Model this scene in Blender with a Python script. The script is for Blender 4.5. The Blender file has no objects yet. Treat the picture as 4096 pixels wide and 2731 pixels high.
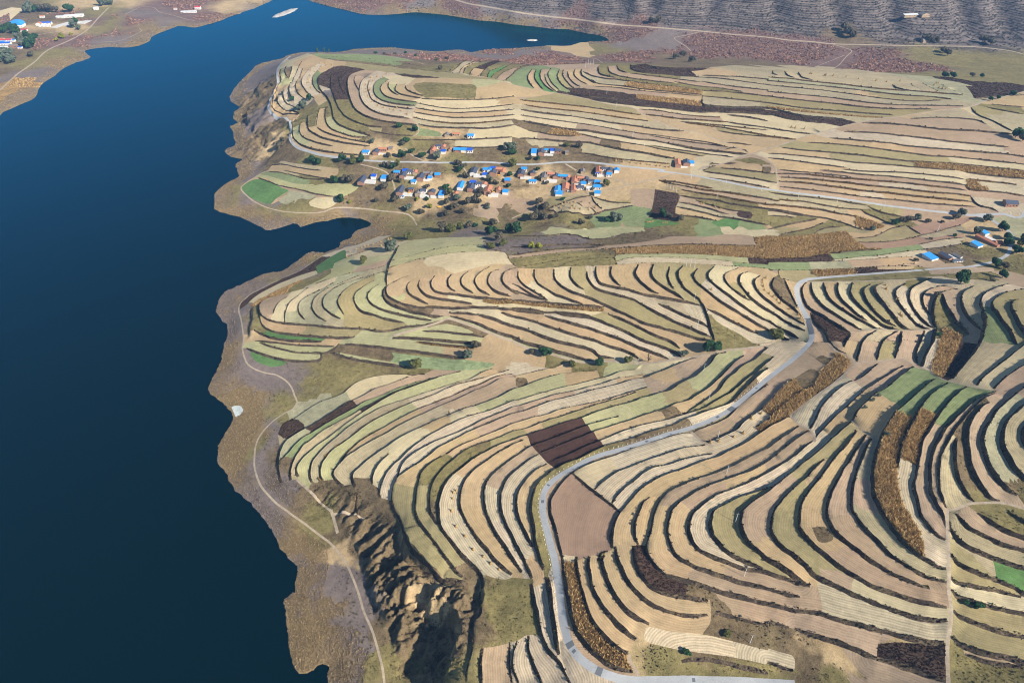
import bpy, bmesh, math, random
import numpy as np
from mathutils import Vector, Matrix
from mathutils.geometry import delaunay_2d_cdt
R = math.radians
rnd = random.Random(7)
nrs = np.random.RandomState(11)
scene = bpy.context.scene
COL = scene.collection

# ------------------------------------------------------------------ camera
CAM_Z, PITCH, FPX = 400.0, 38.0, 2732.0
cam_data = bpy.data.cameras.new('drone_camera')
cam_data.sensor_width = 36.0
cam_data.lens = 36.0 * FPX / 4096.0
cam_data.clip_start = 1.0
cam_data.clip_end = 60000.0
cam = bpy.data.objects.new('drone_camera', cam_data)
cam.location = (0, 0, CAM_Z)
cam.rotation_euler = (R(90 - PITCH), 0, 0)
COL.objects.link(cam)
scene.camera = cam

# ------------------------------------------------------------------ sky, sun, exposure
SUN_EL = R(33.0)
SUN_AZ = math.atan2(0.80, -0.60)          # clockwise from +Y: behind the camera, to the right
world = bpy.data.worlds.new('World')
scene.world = world
world.use_nodes = True
nt = world.node_tree
bg = nt.nodes['Background']
sky = nt.nodes.new('ShaderNodeTexSky')
sky.sky_type = 'NISHITA'
sky.sun_disc = False
sky.sun_elevation = SUN_EL
sky.sun_rotation = SUN_AZ
sky.air_density = 1.0
sky.dust_density = 0.0
sky.ozone_density = 3.0
nt.links.new(sky.outputs[0], bg.inputs[0])
bg.inputs[1].default_value = 0.07
sun_data = bpy.data.lights.new('sun', 'SUN')
sun_data.energy = 5.0
sun_data.angle = R(0.5)
sun_data.color = (1.0, 0.93, 0.82)
sun = bpy.data.objects.new('sun', sun_data)
sd = Vector((math.sin(SUN_AZ) * math.cos(SUN_EL), math.cos(SUN_AZ) * math.cos(SUN_EL), math.sin(SUN_EL)))
sun.rotation_euler = sd.to_track_quat('Z', 'Y').to_euler()
sun.location = (0, 0, 900)
COL.objects.link(sun)
scene.view_settings.view_transform = 'Standard'
scene.view_settings.look = 'None'
scene.view_settings.gamma = 1.0
scene.view_settings.use_curve_mapping = False
scene.view_settings.exposure = 0.95
try:
    scene.cycles.filter_width = 1.05
    scene.cycles.max_bounces = 6
    scene.cycles.diffuse_bounces = 2
    scene.cycles.volume_bounces = 0
except Exception:
    pass
# ------------------------------------------------------------------ survey of the valley
# Points are survey readings: a sheet number, then x,y on that sheet; each is carried to the ground it lies on.
SHEET = {'a': (700, 683, 2.296), 'b': (700, 1366, 2.296), 'v': (1400, 560, 3.92), 'w': (1900, 560, 3.92), 'z': (0, 0, 3.92), 'k': (2600, 430, 1.68)}
def sheet(t):
    if t in SHEET: return SHEET[t]
    return (int(t[0]) * 1024, int(t[1]) * 683, 2.296)
def parse(s):
    out, t = [], None
    for tok in s.split():
        if ',' in tok:
            x, y = tok.split(',')
            ox, oy, k = sheet(t)
            out.append((ox + float(x) / k, oy + float(y) / k))
        else:
            t = tok
    return out

SHORE = """13 665,1750 668,1540 655,1490 680,1420 620,1385 560,1400 530,1440 470,1470 400,1475 350,1420 320,1330 300,1200 290,1050 275,900 262,820 258,770 285,780 340,735 362,745 360,650 385,540 380,490 340,455 290,420 275,375 220,340 200,260 170,190 120,120 70,60 40,0
b 715,1520 700,1480 640,1430 560,1370 520,1310 495,1270 490,1220 450,1180 390,1120 385,1060 400,1010 400,960 430,890 470,830 510,780 530,740 540,700 515,640 480,600 430,550 370,510 320,480 300,440 320,380 350,330 380,280 400,230 430,170 440,90 455,20
a 475,1560 490,1490 480,1400 440,1380 400,1330 380,1290 390,1210 420,1150 480,1100 600,1050 700,1000 800,950 870,935 970,930 1040,890 1120,830 1200,770 1260,745 1370,755 1450,725 1530,700 1510,660 1560,640 1620,620 1640,570 1680,540 1760,525 1810,495 1770,460 1700,440 1600,430 1500,432 1400,460 1300,470 1200,500 1150,520 1120,490 1080,485 1000,510 950,530 870,545 830,540 760,500 680,460 600,425 500,400 420,380 365,350 360,290 365,220 400,170 480,110 560,70 600,50 570,0
00 2160,1510 2230,1465 2120,1440 2060,1390 2090,1360 2150,1350 2165,1310 2150,1270 2145,1210 2110,1165 2190,1130 2145,1090 2150,1030 2205,990 2120,930 2110,890 2150,820 2200,760 2260,700 2320,640
10 0,605 60,580 150,560 240,540 300,510 400,485 480,480 600,478 750,482 830,470 900,455 1050,445 1250,440 1400,455 1550,470 1700,475 1800,460 1900,460 1980,485 2080,465 2200,455 2351,450
20 100,440 230,430 340,420 450,425 540,420 620,395 720,385 830,382 900,378 870,350 800,325 700,310 600,290 500,270 350,265 200,245 0,225
10 2300,215 2200,200 2050,190 1900,165 1750,140 1600,125 1450,115 1300,130 1150,140 1000,135 900,115 800,90 650,55 550,25 480,0 400,-120 150,-120 155,0 100,30 0,70
00 2330,85 2250,100 2200,130 2110,145 2050,185 1950,215 1850,245 1780,255 1700,245 1660,230 1560,270 1450,310 1390,345 1370,380 1300,415 1240,430 1150,440 1000,435 850,450 770,475 830,525 780,555 700,575 600,620 540,660 500,700 400,760 345,830 335,880 290,920 200,955 100,1000 30,1030 0,1065 -700,1500 -1700,4000 -1700,7200 1500,7200"""

# heights above the lake, metres
HEIGHTS = """13 1850,1150,33 1950,1480,32 1720,1250,6 1600,1150,7 1670,1500,4 1500,1330,5 700,300,4 900,900,5 600,1000,3 1150,1500,6 1000,500,9 1250,950,10 1560,1450,5 1400,350,29 1600,600,29 2050,700,33 2050,950,32 1960,1300,31 2300,900,34 1500,100,33 1900,200,37 1100,250,12 1250,600,12 1500,750,18 1300,1300,7 2200,1400,34 1200,100,22
b 370,500,2 900,600,4 600,1200,3 730,1000,5
12 370,550,5 150,200,6 250,1250,12 800,1330,18 1100,1500,23 500,1290,15 300,1400,7 700,1500,10 820,450,8 200,900,8 1400,250,12 1500,900,34 700,1000,18 1000,700,19 2000,500,25 100,80,9 1000,40,14 1700,150,16 2150,180,20
22 150,60,22 600,230,24 1100,190,29 1650,120,36 200,1400,49 500,900,44 1000,980,50 1700,780,52 600,500,36 1300,400,41 1800,350,46 1500,1400,60 2200,1300,66 700,1400,54 2100,750,56
32 100,260,54 500,700,66 300,1200,70 900,1300,78 1150,1000,82 1500,1400,86 1450,500,80 1650,200,69 1400,230,66 1050,120,64 650,120,58 2000,430,84 2200,700,94 2300,1200,95 2200,1450,90 2200,150,80
23 200,500,46 100,900,37 100,1400,34 450,900,46 640,1350,44 1150,1545,45 2351,1560,50 650,250,54 700,900,52 1000,1000,56 1400,850,60 1300,1200,54 1900,1350,52 1900,300,66
33 300,1350,55 1000,1400,60 300,300,74 800,200,78 1300,300,82 1650,500,83 1000,800,74 1600,1000,76 1660,1500,68 2200,1100,76 2200,500,84 2200,150,88
31 400,1480,54 275,1050,54 800,955,55 1420,910,57 1000,1450,60 1520,1400,61 1700,1450,66 600,1250,57 1200,1200,66 1550,1200,66 1700,1050,72 2200,1300,84 2000,1000,70 1000,1030,62 50,1000,58 100,1540,42 450,440,46 1000,540,47 1000,600,50 1700,450,52 1900,600,56 700,700,52 2200,770,58 2000,400,58 1300,860,56 2250,950,62 500,220,57 1700,390,57 500,60,63 1500,100,66 2200,50,68 2200,300,62
21 140,1560,24 100,1000,44 700,950,50 1300,900,55 1900,900,57 400,1450,32 1200,1450,40 1800,1500,45 1000,1200,45 300,1230,36 150,440,24 200,560,34 600,470,32 900,430,33 1300,460,37 1200,620,42 600,680,42 1800,640,48 2000,460,42 1200,730,48 1500,820,52 400,850,49 100,40,40 600,100,40 850,20,46 500,330,38 1000,270,42 1200,250,44 1500,300,46 2200,300,52 1900,60,56
11 30,1300,14 270,1300,17 700,1250,25 1200,1150,32 1700,1050,40 1600,1300,28 1000,1440,18 400,1400,13 1500,1500,20 100,1550,9 1240,850,34 900,950,26 500,1060,18 100,1150,8 700,850,14 1000,720,17 1350,600,20 1800,640,34 1700,800,42 2200,760,46 400,900,4 1450,450,8 1750,500,16 2150,560,26 1000,80,30 1400,180,27 1350,50,34 2000,170,33 2000,30,38 200,200,8 700,280,12 600,150,18 600,30,24 100,20,10
10 1100,1400,44 1700,1390,47 1700,1250,54 770,1445,38 1500,1490,41 1700,830,80 2200,820,79 1100,860,68 750,900,60 500,900,50 200,950,38 130,1000,32 200,700,36 310,1200,34 400,1200,41 700,1250,48 1000,1200,54 1400,1180,58 1900,1000,72 2000,1150,64 2200,1250,58 480,500,46 300,560,38 1000,560,54 1500,620,56 1900,600,60 2300,640,64 1300,480,16 1700,560,30 2100,520,12 0,800,10 60,1000,20 100,1300,14 0,1450,8 300,1480,22 2000,40,22 1400,70,8 900,20,10
20 250,1400,50 250,1510,46 1550,1520,54 1900,1350,62 1700,1150,69 1200,1050,70 600,1150,65 100,1100,66 200,1300,56 1000,1450,56 500,860,73 1200,950,74 1600,800,75 1000,620,73 1800,640,72 500,640,69 150,650,66 100,480,5 650,540,8 1000,450,10 1500,450,10 1500,560,24 0,105,22 800,205,22 1500,270,22 300,0,42 1200,0,58 2000,0,65 1000,100,38 2000,150,40
30 300,1500,68 1500,1500,72 2300,1500,74 1000,1300,76 2200,1330,80 600,1150,75 1500,1100,81 2200,1150,83 2000,940,82 300,950,75 1000,900,77 800,750,74 1500,780,74 200,660,70 300,500,14 900,550,22 1800,600,32 2300,650,40 0,350,22 1000,410,26 1900,430,30 2300,490,32 500,0,72 1500,0,77 2300,0,80 1000,200,49 2000,200,52 500,-500,149 2000,-500,152
20 1200,-500,134 0,-500,121
00 500,300,7 200,500,7 100,100,14 900,100,9 1700,60,7 100,850,4 2100,20,6 800,-500,45
10 2000,-300,70 1200,-300,60
33 3600,300,95 3600,1500,85
31 3200,400,70 3200,1300,90
30 3400,900,80 3400,300,45
32 3200,700,105
23 600,2200,44 2000,2200,55
33 1500,2200,70
13 1600,2200,14 2200,2200,34"""

# B = terrace bank (factor, reach), C = crop boundary, P = dirt path (half width m), R = paved road (half width m)
LINES = """
B 32 515,1075 430,1160 330,1265 250,1330 150,1430 60,1545 33 35,60 30,170 70,250 150,340 250,420 350,505 400,555 520,625 700,710 850,775 1000,845 1200,915 1380,965 1550,990 1645,985
B 32 815,820 740,920 650,1020 560,1130 480,1240 400,1340 330,1440 290,1550 33 285,110 320,190 400,290 480,365 600,460 720,540 850,620 1000,695 1200,770 1350,810 1480,840 1640,865
B 32 900,850 850,930 790,1020 740,1110 680,1200 620,1310 570,1410 535,1530 33 540,40 580,130 640,210 740,290 860,380 980,465 1100,540 1250,615 1350,655 1490,690
B 32 950,880 900,970 860,1070 820,1170 790,1280 770,1400 770,1550 33 800,20 850,100 920,180 1000,260 1080,345 1150,415 1250,475 1380,550 1500,595 1640,630
B1.25 32 1530,340 1400,440 1300,530 1220,600 1170,650 1130,720 1080,790 1040,880 1010,960 985,1060 965,1170 955,1280 970,1400 1010,1500 33 1060,30 1120,120 1190,220 1270,310 1370,390 1480,450 1560,495 1640,515
B 32 1650,380 1560,440 1480,500 1420,570 1370,640 1350,690 1300,780 1250,870 1215,980 1195,1090 1185,1170
C 32 1185,1170 1200,1330 1240,1480 33 1290,0 1340,80 1420,190 1500,280 1580,340 1655,390
B 32 1830,415 1740,470 1650,560 1580,640 1530,720 1505,760 1450,850 1410,940 1395,1010 1380,1100 1365,1220 1340,1300 1370,1420 1400,1540 33 1410,20 1450,80 1500,150 1560,200 1630,250
B1.2 32 2080,455 1960,500 1870,560 1780,640 1690,720 1620,810 1570,900 1530,980 1500,1080 1485,1180 1490,1290 1510,1400 1550,1500 1580,1560 33 1600,20 1620,90 1640,140
B0.8 32 2090,470 1990,520 1890,600 1800,690 1730,780 1670,880 1620,970 1585,1060 1565,1160 1560,1270 1575,1400 1605,1490 1645,1530
B1.1 32 1730,890 1710,960 1715,1100 1740,1230 1790,1340 1850,1430 1900,1475
B1.1 32 2030,560 1950,610 1890,680 1840,770 1825,900 1840,1040 1870,1160 1920,1270 1990,1370 2060,1440 2130,1465
B1.2 32 2480,350 2351,430 2250,500 2150,580 2090,640 2030,740 1985,830 1970,920 1990,1030 2040,1150 2110,1260 2200,1350 2290,1400
B1.2 32 2500,490 2351,580 2280,640 2200,720 2160,800 2150,890 2170,1000 2220,1100 2290,1200 2351,1260 2480,1340
B 32 2480,650 2400,730 2345,800 2335,860 2360,950 2450,1050
B1.3 32 1340,225 1200,330 1080,430 970,490 900,560 820,640 770,730 650,830 540,930 420,1040 310,1120 200,1210 100,1290 0,1375 22 2300,1410 2200,1480 2110,1560 23 2110,20 2095,90 2110,170 2150,250 2220,330 2300,400 33 0,440 100,490 200,560 290,620 330,650 390,660
B1.1 31 1000,1455 920,1510 870,1568 32 835,90 815,185
B1.1 31 1190,1465 1110,1510 1050,1568 32 1020,90 1000,170
B1.5 31 1225,1470 1215,1568 32 1185,90 1160,160
B1.1 31 1440,1465 1400,1568 32 1365,90 1380,180
B2.2 31 1535,1450 1510,1568 32 1450,110 1410,230
B2 31 1970,1280 1985,1400 1970,1500 32 1930,30 1850,150 1760,260 1690,340
B 32 2480,-40 2351,30 2250,110 2130,200 2020,290 1950,350 1920,400
B1.2 32 2480,120 2351,210 2250,280 2150,350 2080,430
C 32 1760,10 1700,150 1640,260 1610,320
C 32 1560,0 1530,130 1500,240 1540,310
C 31 1600,1440 1570,1568 32 1560,0
C 31 1600,1440 1700,1470 1790,1520 32 1760,10
C 32 1790,340 1850,230 1930,130 1990,20
B1.1 32 225,345 130,420 60,500 0,560 22 2260,640 2150,720 2100,760 2050,810 1950,860 1880,890 1790,920
B 32 700,290 600,370 500,440 350,560 210,670 140,720 0,790 22 2230,870 2100,950 1980,1010 1900,1050 1780,1090 1600,1160 1450,1210 1330,1260 1230,1320 1150,1390 1090,1450 1040,1510 990,1568 23 940,90 920,180 915,260 920,325
B0.9 32 430,400 320,450 200,540 100,620 0,705 22 2351,720 2240,780
C 32 600,100 605,150 530,230 450,300 430,400
C 32 600,100 680,120 750,180 730,240 650,310
B 32 770,360 700,400 610,470 530,550 480,620 440,700 400,780 385,800
B 32 1245,215 1150,270 1060,330 970,390 900,430 820,500 720,590 620,680 530,770 450,850 430,890
B 32 1010,200 930,270 850,330 790,360
C 32 715,320 790,365 900,430 985,460
B1.1 32 280,770 200,830 100,900 0,975 22 2250,1020 2120,1090 2000,1150 1850,1210 1700,1260 1550,1320 1450,1370 1380,1430 1340,1490 1310,1568 23 1285,110 1265,200 1235,300 1245,390 1290,460 1340,520 1420,575 1550,620 1700,660 1850,705 2000,750 2150,785 2351,830 33 150,875 300,905 480,935 650,985 850,1040 1050,1085 1250,1130 1450,1180 1620,1195
B 32 370,815 300,870 200,940 100,1020 0,1095 22 2200,1180 2050,1240 1900,1290 1750,1350 1600,1430 1520,1490 1460,1568 23 1435,110 1430,200 1455,290 1490,370 1560,440 1680,500 1830,560 2000,610 2150,650 2351,695 33 150,745 290,770
C 33 290,770 460,770 485,790
B0.9 32 410,910 330,970 240,1050 120,1130 0,1200 22 2200,1280 2050,1345 1900,1400 1800,1460 1720,1520 1670,1568 23 1630,90 1625,180 1660,280 1720,350 1830,400 1950,445 2100,500 2250,530 2351,545 33 100,580 200,605 290,640
B 22 2440,1310 2351,1330 2230,1375 2080,1430 1960,1490 1850,1560 23 1822,110 1850,220 1920,310 2000,380 2130,450 2300,520
B 22 1265,1425 1210,1470 1180,1530 1165,1568 23 1130,90 1125,180 1140,250 1160,285
B 23 590,400 590,470 610,580 640,720 680,860 730,980 810,1090 900,1190 1010,1270 1070,1285
B 23 710,395 700,470 715,580 740,700 790,810 860,910 950,1010 1050,1090 1140,1150
B 23 850,390 825,430 830,500 870,610 910,710 970,810 1050,900 1150,970 1260,1025
B0.7 23 880,350 820,370 795,440
B 23 945,310 960,400 1000,510 1050,620 1120,710 1220,800 1330,865 1450,910 1570,935 1680,950 1800,935
B 23 1115,300 1125,400 1150,510 1200,600 1270,680 1350,730 1450,760 1600,780 1720,800 1800,790
C 23 1145,285 1220,290
C 23 925,335 850,360 790,380 700,395 620,430 590,400
C 23 960,280 985,295 1110,305 1150,280
C 23 1820,790 1830,930 1815,1020 1760,1095
C 23 1070,1285 1140,1170 1240,1050 1265,1025
C 23 480,450 590,450
B1.1 23 465,440 480,560 500,700 530,880 560,1020 610,1130 700,1230 800,1330 920,1410 1000,1440 1110,1455
C 23 1070,1285 1050,1340 1110,1455
B0.8 22 2351,395 2230,475 2100,565 2000,675 1900,735 1750,795 1640,835 1500,858 1350,900 1150,960 950,1045 800,1095 650,1155 540,1215 450,1300 395,1380 355,1460 345,1568 23 355,50 395,150 430,290 460,410 470,440
B1.2 22 2351,250 2250,330 2150,420 2030,540 1920,600 1760,660 1600,715 1470,770 1300,820 1130,880 960,935 850,965 600,1080 410,1160 300,1240 225,1320 195,1400 175,1480 165,1568 23 170,20 192,130 212,280 250,420 290,530
B 23 325,590 345,700 365,900 395,1080 430,1300
C 23 290,530 300,590 320,600 355,500
B1.1 31 1850,1568 22 2400,10 2351,60 2290,110 2220,170 2120,225 2040,290 1960,360 1900,440 1830,500 1740,560 1660,610 1590,650
B 22 2400,140 2351,190 2250,270 2150,340 2050,430 1960,490 1850,560 1760,610 1680,640 1590,665 1440,710 1300,740 1150,780 1000,830 850,890 800,910 700,950 600,995 480,1045 350,1095
B 22 2130,125 2040,190 1960,270 1880,350 1800,420 1720,470 1620,530 1500,570 1380,620 1250,660 1130,700 1040,730 900,780 750,830 600,890 450,950 245,1030
B1.1 22 1970,95 1870,130 1820,200 1750,260 1690,320 1640,340 1540,390 1450,450 1340,480 1200,520 1100,560 950,600 800,640 640,700 500,740 350,790 200,840 80,880 0,905 12 2230,950 2130,1000 2000,1070 1900,1150 1800,1230 1740,1310 1700,1400 1675,1500 1675,1568 13 1690,130 1750,220 1820,310 1900,410 1980,480 2060,560 2080,700
B 22 980,680 850,720 690,770 500,840 300,915 170,965 90,1020 0,1075 12 2250,1150 2170,1220 2110,1310 2090,1400 2100,1500 2115,1568 13 2180,150 2240,250 2300,330 23 0,410 40,470 90,530
B1.1 22 1700,140 1600,180 1480,230 1390,270 1300,300 1220,340 1100,360 950,405 800,440 650,480 500,520 350,555 200,610 80,650 0,670 12 2200,730 2060,790 1920,850 1780,920 1650,1000 1540,1080 1430,1160 1340,1220 1300,1250 1260,1330 1245,1420 1260,1510 1280,1568 13 1330,80 1360,200 1400,300 1470,390 1560,470 1620,540 1670,610 1720,640 1800,635 1900,640
B0.9 22 1240,415 1130,450 1000,485 850,530 650,575 450,620 300,670 150,710 0,755 12 2250,800 2100,860 2000,900 1850,970 1745,1030
B 12 1705,1050 1600,1120 1520,1200 1490,1290 1470,1380 1465,1568 13 1520,120 1590,210 1650,290 1710,380 1780,480 1830,550 1900,590
B0.9 22 1135,465 1000,520 850,560 680,610 500,670 300,730 150,790 0,825 12 2240,875 2130,915 2020,950 1900,1010 1800,1090 1710,1170 1640,1260 1600,1350 1590,1450 1595,1568 13 1610,20 1660,100
B 22 100,910 0,955 12 2220,1030 2100,1110 1990,1190 1920,1280 1880,1370 1870,1470 1885,1568 13 1950,120 2020,220 2100,320 2180,420 2280,510 2351,560
B 22 240,1035 120,1115 0,1215 12 2290,1290 2250,1390 2245,1500 2255,1568 13 2300,120 2351,220 23 50,330 100,420 140,500 180,600
B 22 320,1115 200,1190 110,1290 60,1370 40,1450 40,1568 23 55,30 90,120 140,220 190,310
C 13 2085,575 2200,600 2300,610 23 0,590 100,600 190,610 200,640
B1.1 22 1200,295 1100,320 1000,335 850,380 700,420 560,455 400,490 250,535 100,580 0,605 12 2280,640 2150,690 1980,770 1850,830 1700,890 1560,960 1430,1040 1350,1120 1310,1200 1300,1240
B 22 1130,255 1000,270 880,320 750,350 600,390 500,410 350,450 200,490 80,530 0,545 12 2200,610 2080,650 1950,690 1800,750 1660,820 1540,890 1430,970 1330,1060 1250,1140 1190,1220 1150,1310 1130,1400 1145,1430
B 22 760,265 600,285 450,300 320,335 200,375 80,420 0,445 12 2200,520 2040,580 1900,620 1750,680 1650,720 1550,770 1400,840 1280,910 1210,960 1130,1010 1030,1080 950,1150 890,1210 880,1270 910,1330
B 12 1215,1030 1150,1100 1090,1180 1060,1260 1065,1300
B0.9 22 400,235 280,260 150,290 0,330 12 2240,350 2150,400 2000,460 1850,530 1700,590 1550,660 1400,730 1250,810 1150,870 1000,950 880,1030 760,1130 710,1190 705,1230 740,1280 800,1320
B0.9 12 2351,290 2200,330 2080,385 1950,430 1800,500 1650,560 1500,615 1350,690 1200,770 1080,840 950,920 850,1010 790,1090 765,1130
B0.9 12 2320,255 2150,310 2000,360 1850,400 1700,460 1560,520 1430,565 1300,620 1150,690 1000,780 900,860 800,930 700,1000 630,1080 590,1160 585,1230 610,1275
B0.9 12 2170,240 2050,290 1980,330 1850,370 1700,420 1550,470 1400,520 1280,560 1150,610 1000,690 850,790 740,880 650,950 570,1030 510,1110 490,1190 495,1260 510,1285
B0.9 12 1880,270 1700,325 1550,385 1400,440 1300,475 1150,550 1000,640 850,740 700,850 600,920 500,1000 420,1080 375,1150 370,1210 385,1240
B0.9 12 1750,300 1600,345 1450,400 1300,455 1200,500 1000,600 850,690 700,770 600,830 500,910 430,960 370,1040 330,1120 310,1220 315,1270
B0.9 12 1600,325 1450,375 1300,425 1150,490 1000,550 900,610 750,690 640,755 520,830 410,895 340,965 280,1040 215,1100
B 12 1550,290 1450,310 1250,380 1100,430 990,490 870,545 740,620 600,710 480,780 370,840 270,910 220,1000 205,1080 205,1200 230,1290
B0.7 12 1480,300 1300,298 1150,310 1000,345 900,390 830,450 810,470 700,520 600,550 480,620 380,690 310,720
C 12 825,460 870,530
C 12 890,545 925,575
C 12 200,850 240,760 310,720 380,720 445,775 350,850 270,880 200,850
C 22 480,305 500,400
C 22 785,265 815,330
C 22 1245,415 1300,485
C 22 1195,345 1245,415
C 22 240,600 238,668
C 22 560,455 590,485
C 22 640,705 740,830 855,965
C 22 80,880 140,875 180,960 250,1035 330,1110 410,1155
C 22 90,910 140,880
C 12 1370,455 1400,520 1430,570 1490,610 1545,660
C 12 2005,585 2070,645
C 12 2000,790 2060,870 2150,915 2150,985
C 12 1290,1315 1460,1325 1620,1305
C 12 1820,1210 1930,1265
C 12 2105,1320 2255,1360
C 12 1200,960 1222,1000 1215,1030
C 22 900,1060 935,1110 985,1180
B0.8 22 540,1215 600,1260 680,1320 760,1380 860,1450 920,1500 990,1555
B 22 760,1365 820,1300 900,1240 980,1190 1080,1150 1200,1100 1350,1050 1500,1000 1620,965 1770,945
B 22 920,1485 960,1420 1030,1350 1120,1280 1200,1210 1300,1160 1430,1130 1550,1090 1680,1055 1840,1020
P1.1 22 1640,822 1690,870 1760,925 1850,960
C 22 1375,650 1470,595 1560,655 1440,705 1375,650
C 22 40,340 130,338 140,395 40,402 40,340
C 12 1770,625 1810,608 1835,640 1785,655 1770,625
B 21 0,900 200,902 420,890 650,880 940,870 1150,855 1400,850 1600,855 1900,872 2351,905 31 30,925
B 21 60,930 55,980 90,1040 150,1090 240,1140 320,1185
B 21 200,915 205,980 240,1040 320,1095 400,1140 480,1165 560,1200 650,1228
B 21 385,910 385,970 420,1030 500,1090 600,1140 700,1170 800,1215 880,1245 960,1290 1050,1330 1150,1380 1250,1420 1400,1450 1550,1490 1700,1530 1820,1555
B 21 540,898 530,960 570,1030 620,1070 660,1092
B 21 685,925 690,980 740,1050 800,1090 900,1120 1020,1150 1120,1180 1200,1230 1300,1290 1400,1340 1500,1390 1600,1430 1720,1480 1825,1520
B1.1 21 770,885 770,960 800,1030 850,1050 960,1075 1050,1095 1180,1130 1300,1150 1450,1175 1560,1195 1650,1210 1735,1230
B1.1 21 910,885 910,960 950,1030 1000,1070
B1.2 21 1155,868 1130,940 1160,1000 1220,1060 1290,1110 1345,1132
B1.2 21 1295,868 1275,940 1300,1000 1370,1050 1440,1100 1520,1140 1580,1190
B 21 1445,888 1430,960 1450,1040 1480,1092
B1.2 21 1565,878 1520,940 1540,1020 1590,1090 1660,1140 1720,1190 1760,1250 1780,1300 1800,1370 1830,1480 1852,1560
B1.2 21 1705,898 1665,960 1690,1020 1760,1080 1850,1150 1950,1220 2050,1280 2150,1340 2250,1400 31 0,1455 100,1500 200,1540
B1.2 21 1855,885 1800,950 1820,1010 1900,1080 2000,1150 2100,1230 2200,1300 2300,1360 31 0,1380 100,1440 200,1490 280,1535
B1.1 21 2075,895 1960,950 1960,1010 2010,1070 2100,1140 2185,1180
B1.2 21 2165,930 2100,960 2090,1030 2140,1110 2220,1190 2300,1250 31 0,1280 100,1340 200,1410 335,1470
B1.2 21 2275,962 2225,1010 2240,1080 2300,1160 31 0,1198 100,1270 200,1340 335,1420
B1.2 31 60,985 30,1050 60,1110 120,1180 200,1240 270,1300 310,1340
B0.8 31 155,1010 190,1090 230,1170 270,1260
B 21 880,1310 950,1340 1050,1380 1150,1430 1250,1480 1350,1530 1450,1568 22 1540,70
B 21 410,1305 500,1320 620,1335 720,1350 850,1400 1000,1460 1100,1510 1200,1560 22 1250,10 1380,50 1480,90 1560,140
B 21 300,1330 400,1360 500,1380 620,1420 740,1460 850,1500 950,1530 1040,1568 22 1150,50 1270,90 1380,130 1440,155
B 11 2250,1300 21 0,1330 100,1350 200,1385 300,1420 420,1460 550,1500 680,1540 780,1568 22 900,45 1000,70 1100,110 1160,155
B1.2 11 2040,1325 2150,1355 2280,1400 21 0,1425 100,1450 200,1490 300,1530 400,1568 22 560,30 680,60 750,90 790,130 850,140 940,150
B1.3 11 1780,1330 1900,1360 2050,1410 2200,1480 21 0,1520 80,1550 22 0,-30 150,20 300,55 420,90 550,130 650,160 750,175
P1.2 11 1250,1520 1450,1460 1650,1400 1770,1358 1900,1395 2050,1450 2200,1510 2351,1565 22 150,65 300,100 450,140 600,180 700,190 850,180 1000,185 1200,200 1400,180 1600,150 1750,125 1950,80 2150,60 2351,35
B 21 0,1195 200,1200 400,1220 600,1235 845,1245
B0.8 21 0,1270 150,1280 300,1300 450,1310 600,1325 715,1340
C 21 840,1240 838,1290 715,1340
C 11 2090,1178 2090,1205 2200,1225 2351,1225 21 150,1240 400,1262 620,1285 838,1290
B 21 1340,1220 1450,1270 1550,1320 1650,1360 1750,1400 1805,1430
B 21 1790,1280 1900,1320 2000,1370 2100,1420 2200,1470 2260,1490
C 21 1790,985 1740,1060 1735,1225
C 21 1830,1330 1900,1400 2000,1450 2150,1530 2200,1568
B0.9 21 820,715 1000,710 1200,695 1500,680 1800,680 2100,690 2290,700
B 21 950,768 1200,765 1500,765 1800,775 2050,795 2310,810
B0.8 21 960,825 1100,803 1300,800 1550,805 1900,825 2100,845 2351,862
C 21 850,690 1100,670 1350,630 1450,605 1600,603 1800,605 1950,585 2150,590 2230,612
B1.2 21 2225,610 2240,680 2300,740 2325,810
B0.8 21 820,715 945,740 940,800 970,860
B0.7 21 0,770 200,745 400,720 600,705 790,700
B0.7 21 0,800 200,780 400,755 600,735 800,720
B0.7 21 0,840 150,815 350,790 550,765 750,750 900,745
B0.7 21 10,850 50,885 200,860 400,830 550,800 750,780 930,775
B0.7 21 400,890 500,850 650,820 800,810 950,810
B0.7 21 -20,595 200,600 350,595 500,585 650,610 740,630 850,625 950,605 1000,590 1200,560
B0.8 21 -20,705 200,692 400,682 700,682 850,688
C 21 60,580 80,512 200,510 400,530 560,545 700,535 900,520 1050,512 1210,520 1222,555
C 21 1010,470 1200,442 1400,455 1540,490 1380,505 1222,525 1050,512 1010,470
B 21 1350,90 1500,120 1650,150 1800,180 2000,205 2200,235 2351,260 31 100,280
B 21 1560,170 1700,200 1850,220 2000,250 2150,280 2351,312 31 150,320 350,337 450,350 600,380 810,418
B 21 1530,225 1700,255 1850,265 2000,300 2150,320 2260,335 2351,350 31 200,385 330,410
B 21 1530,290 1650,310 1800,345 1900,380 1990,402
B0.8 21 1690,270 1800,310 1900,340 2000,360 2080,368
B 21 1510,330 1650,360 1800,395 1900,420 2050,440 2200,470 2351,500
B 21 1550,410 1700,425 1850,450 1885,460
C 21 1315,172 1305,250 1285,350
C 21 1315,172 1420,190 1535,218 1525,290 1505,330 1500,390
C 21 1090,168 1200,165 1315,172
C 21 2080,365 2070,420 2190,445 2200,380 2080,365
C 21 1085,170 1095,260 1108,315 1285,350
B0.8 21 330,370 350,350 400,330 500,280 600,250 725,228
B 21 730,235 760,290 825,362
B0.8 21 750,250 850,275 950,295 1095,300
B 21 330,372 500,385 760,402 840,372 1000,340 1110,318
B0.8 21 595,290 650,332
B0.8 21 720,345 770,392
B 31 80,30 300,30 500,45 750,70 1000,90 1200,105 1400,125 1600,150 1830,178
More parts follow.
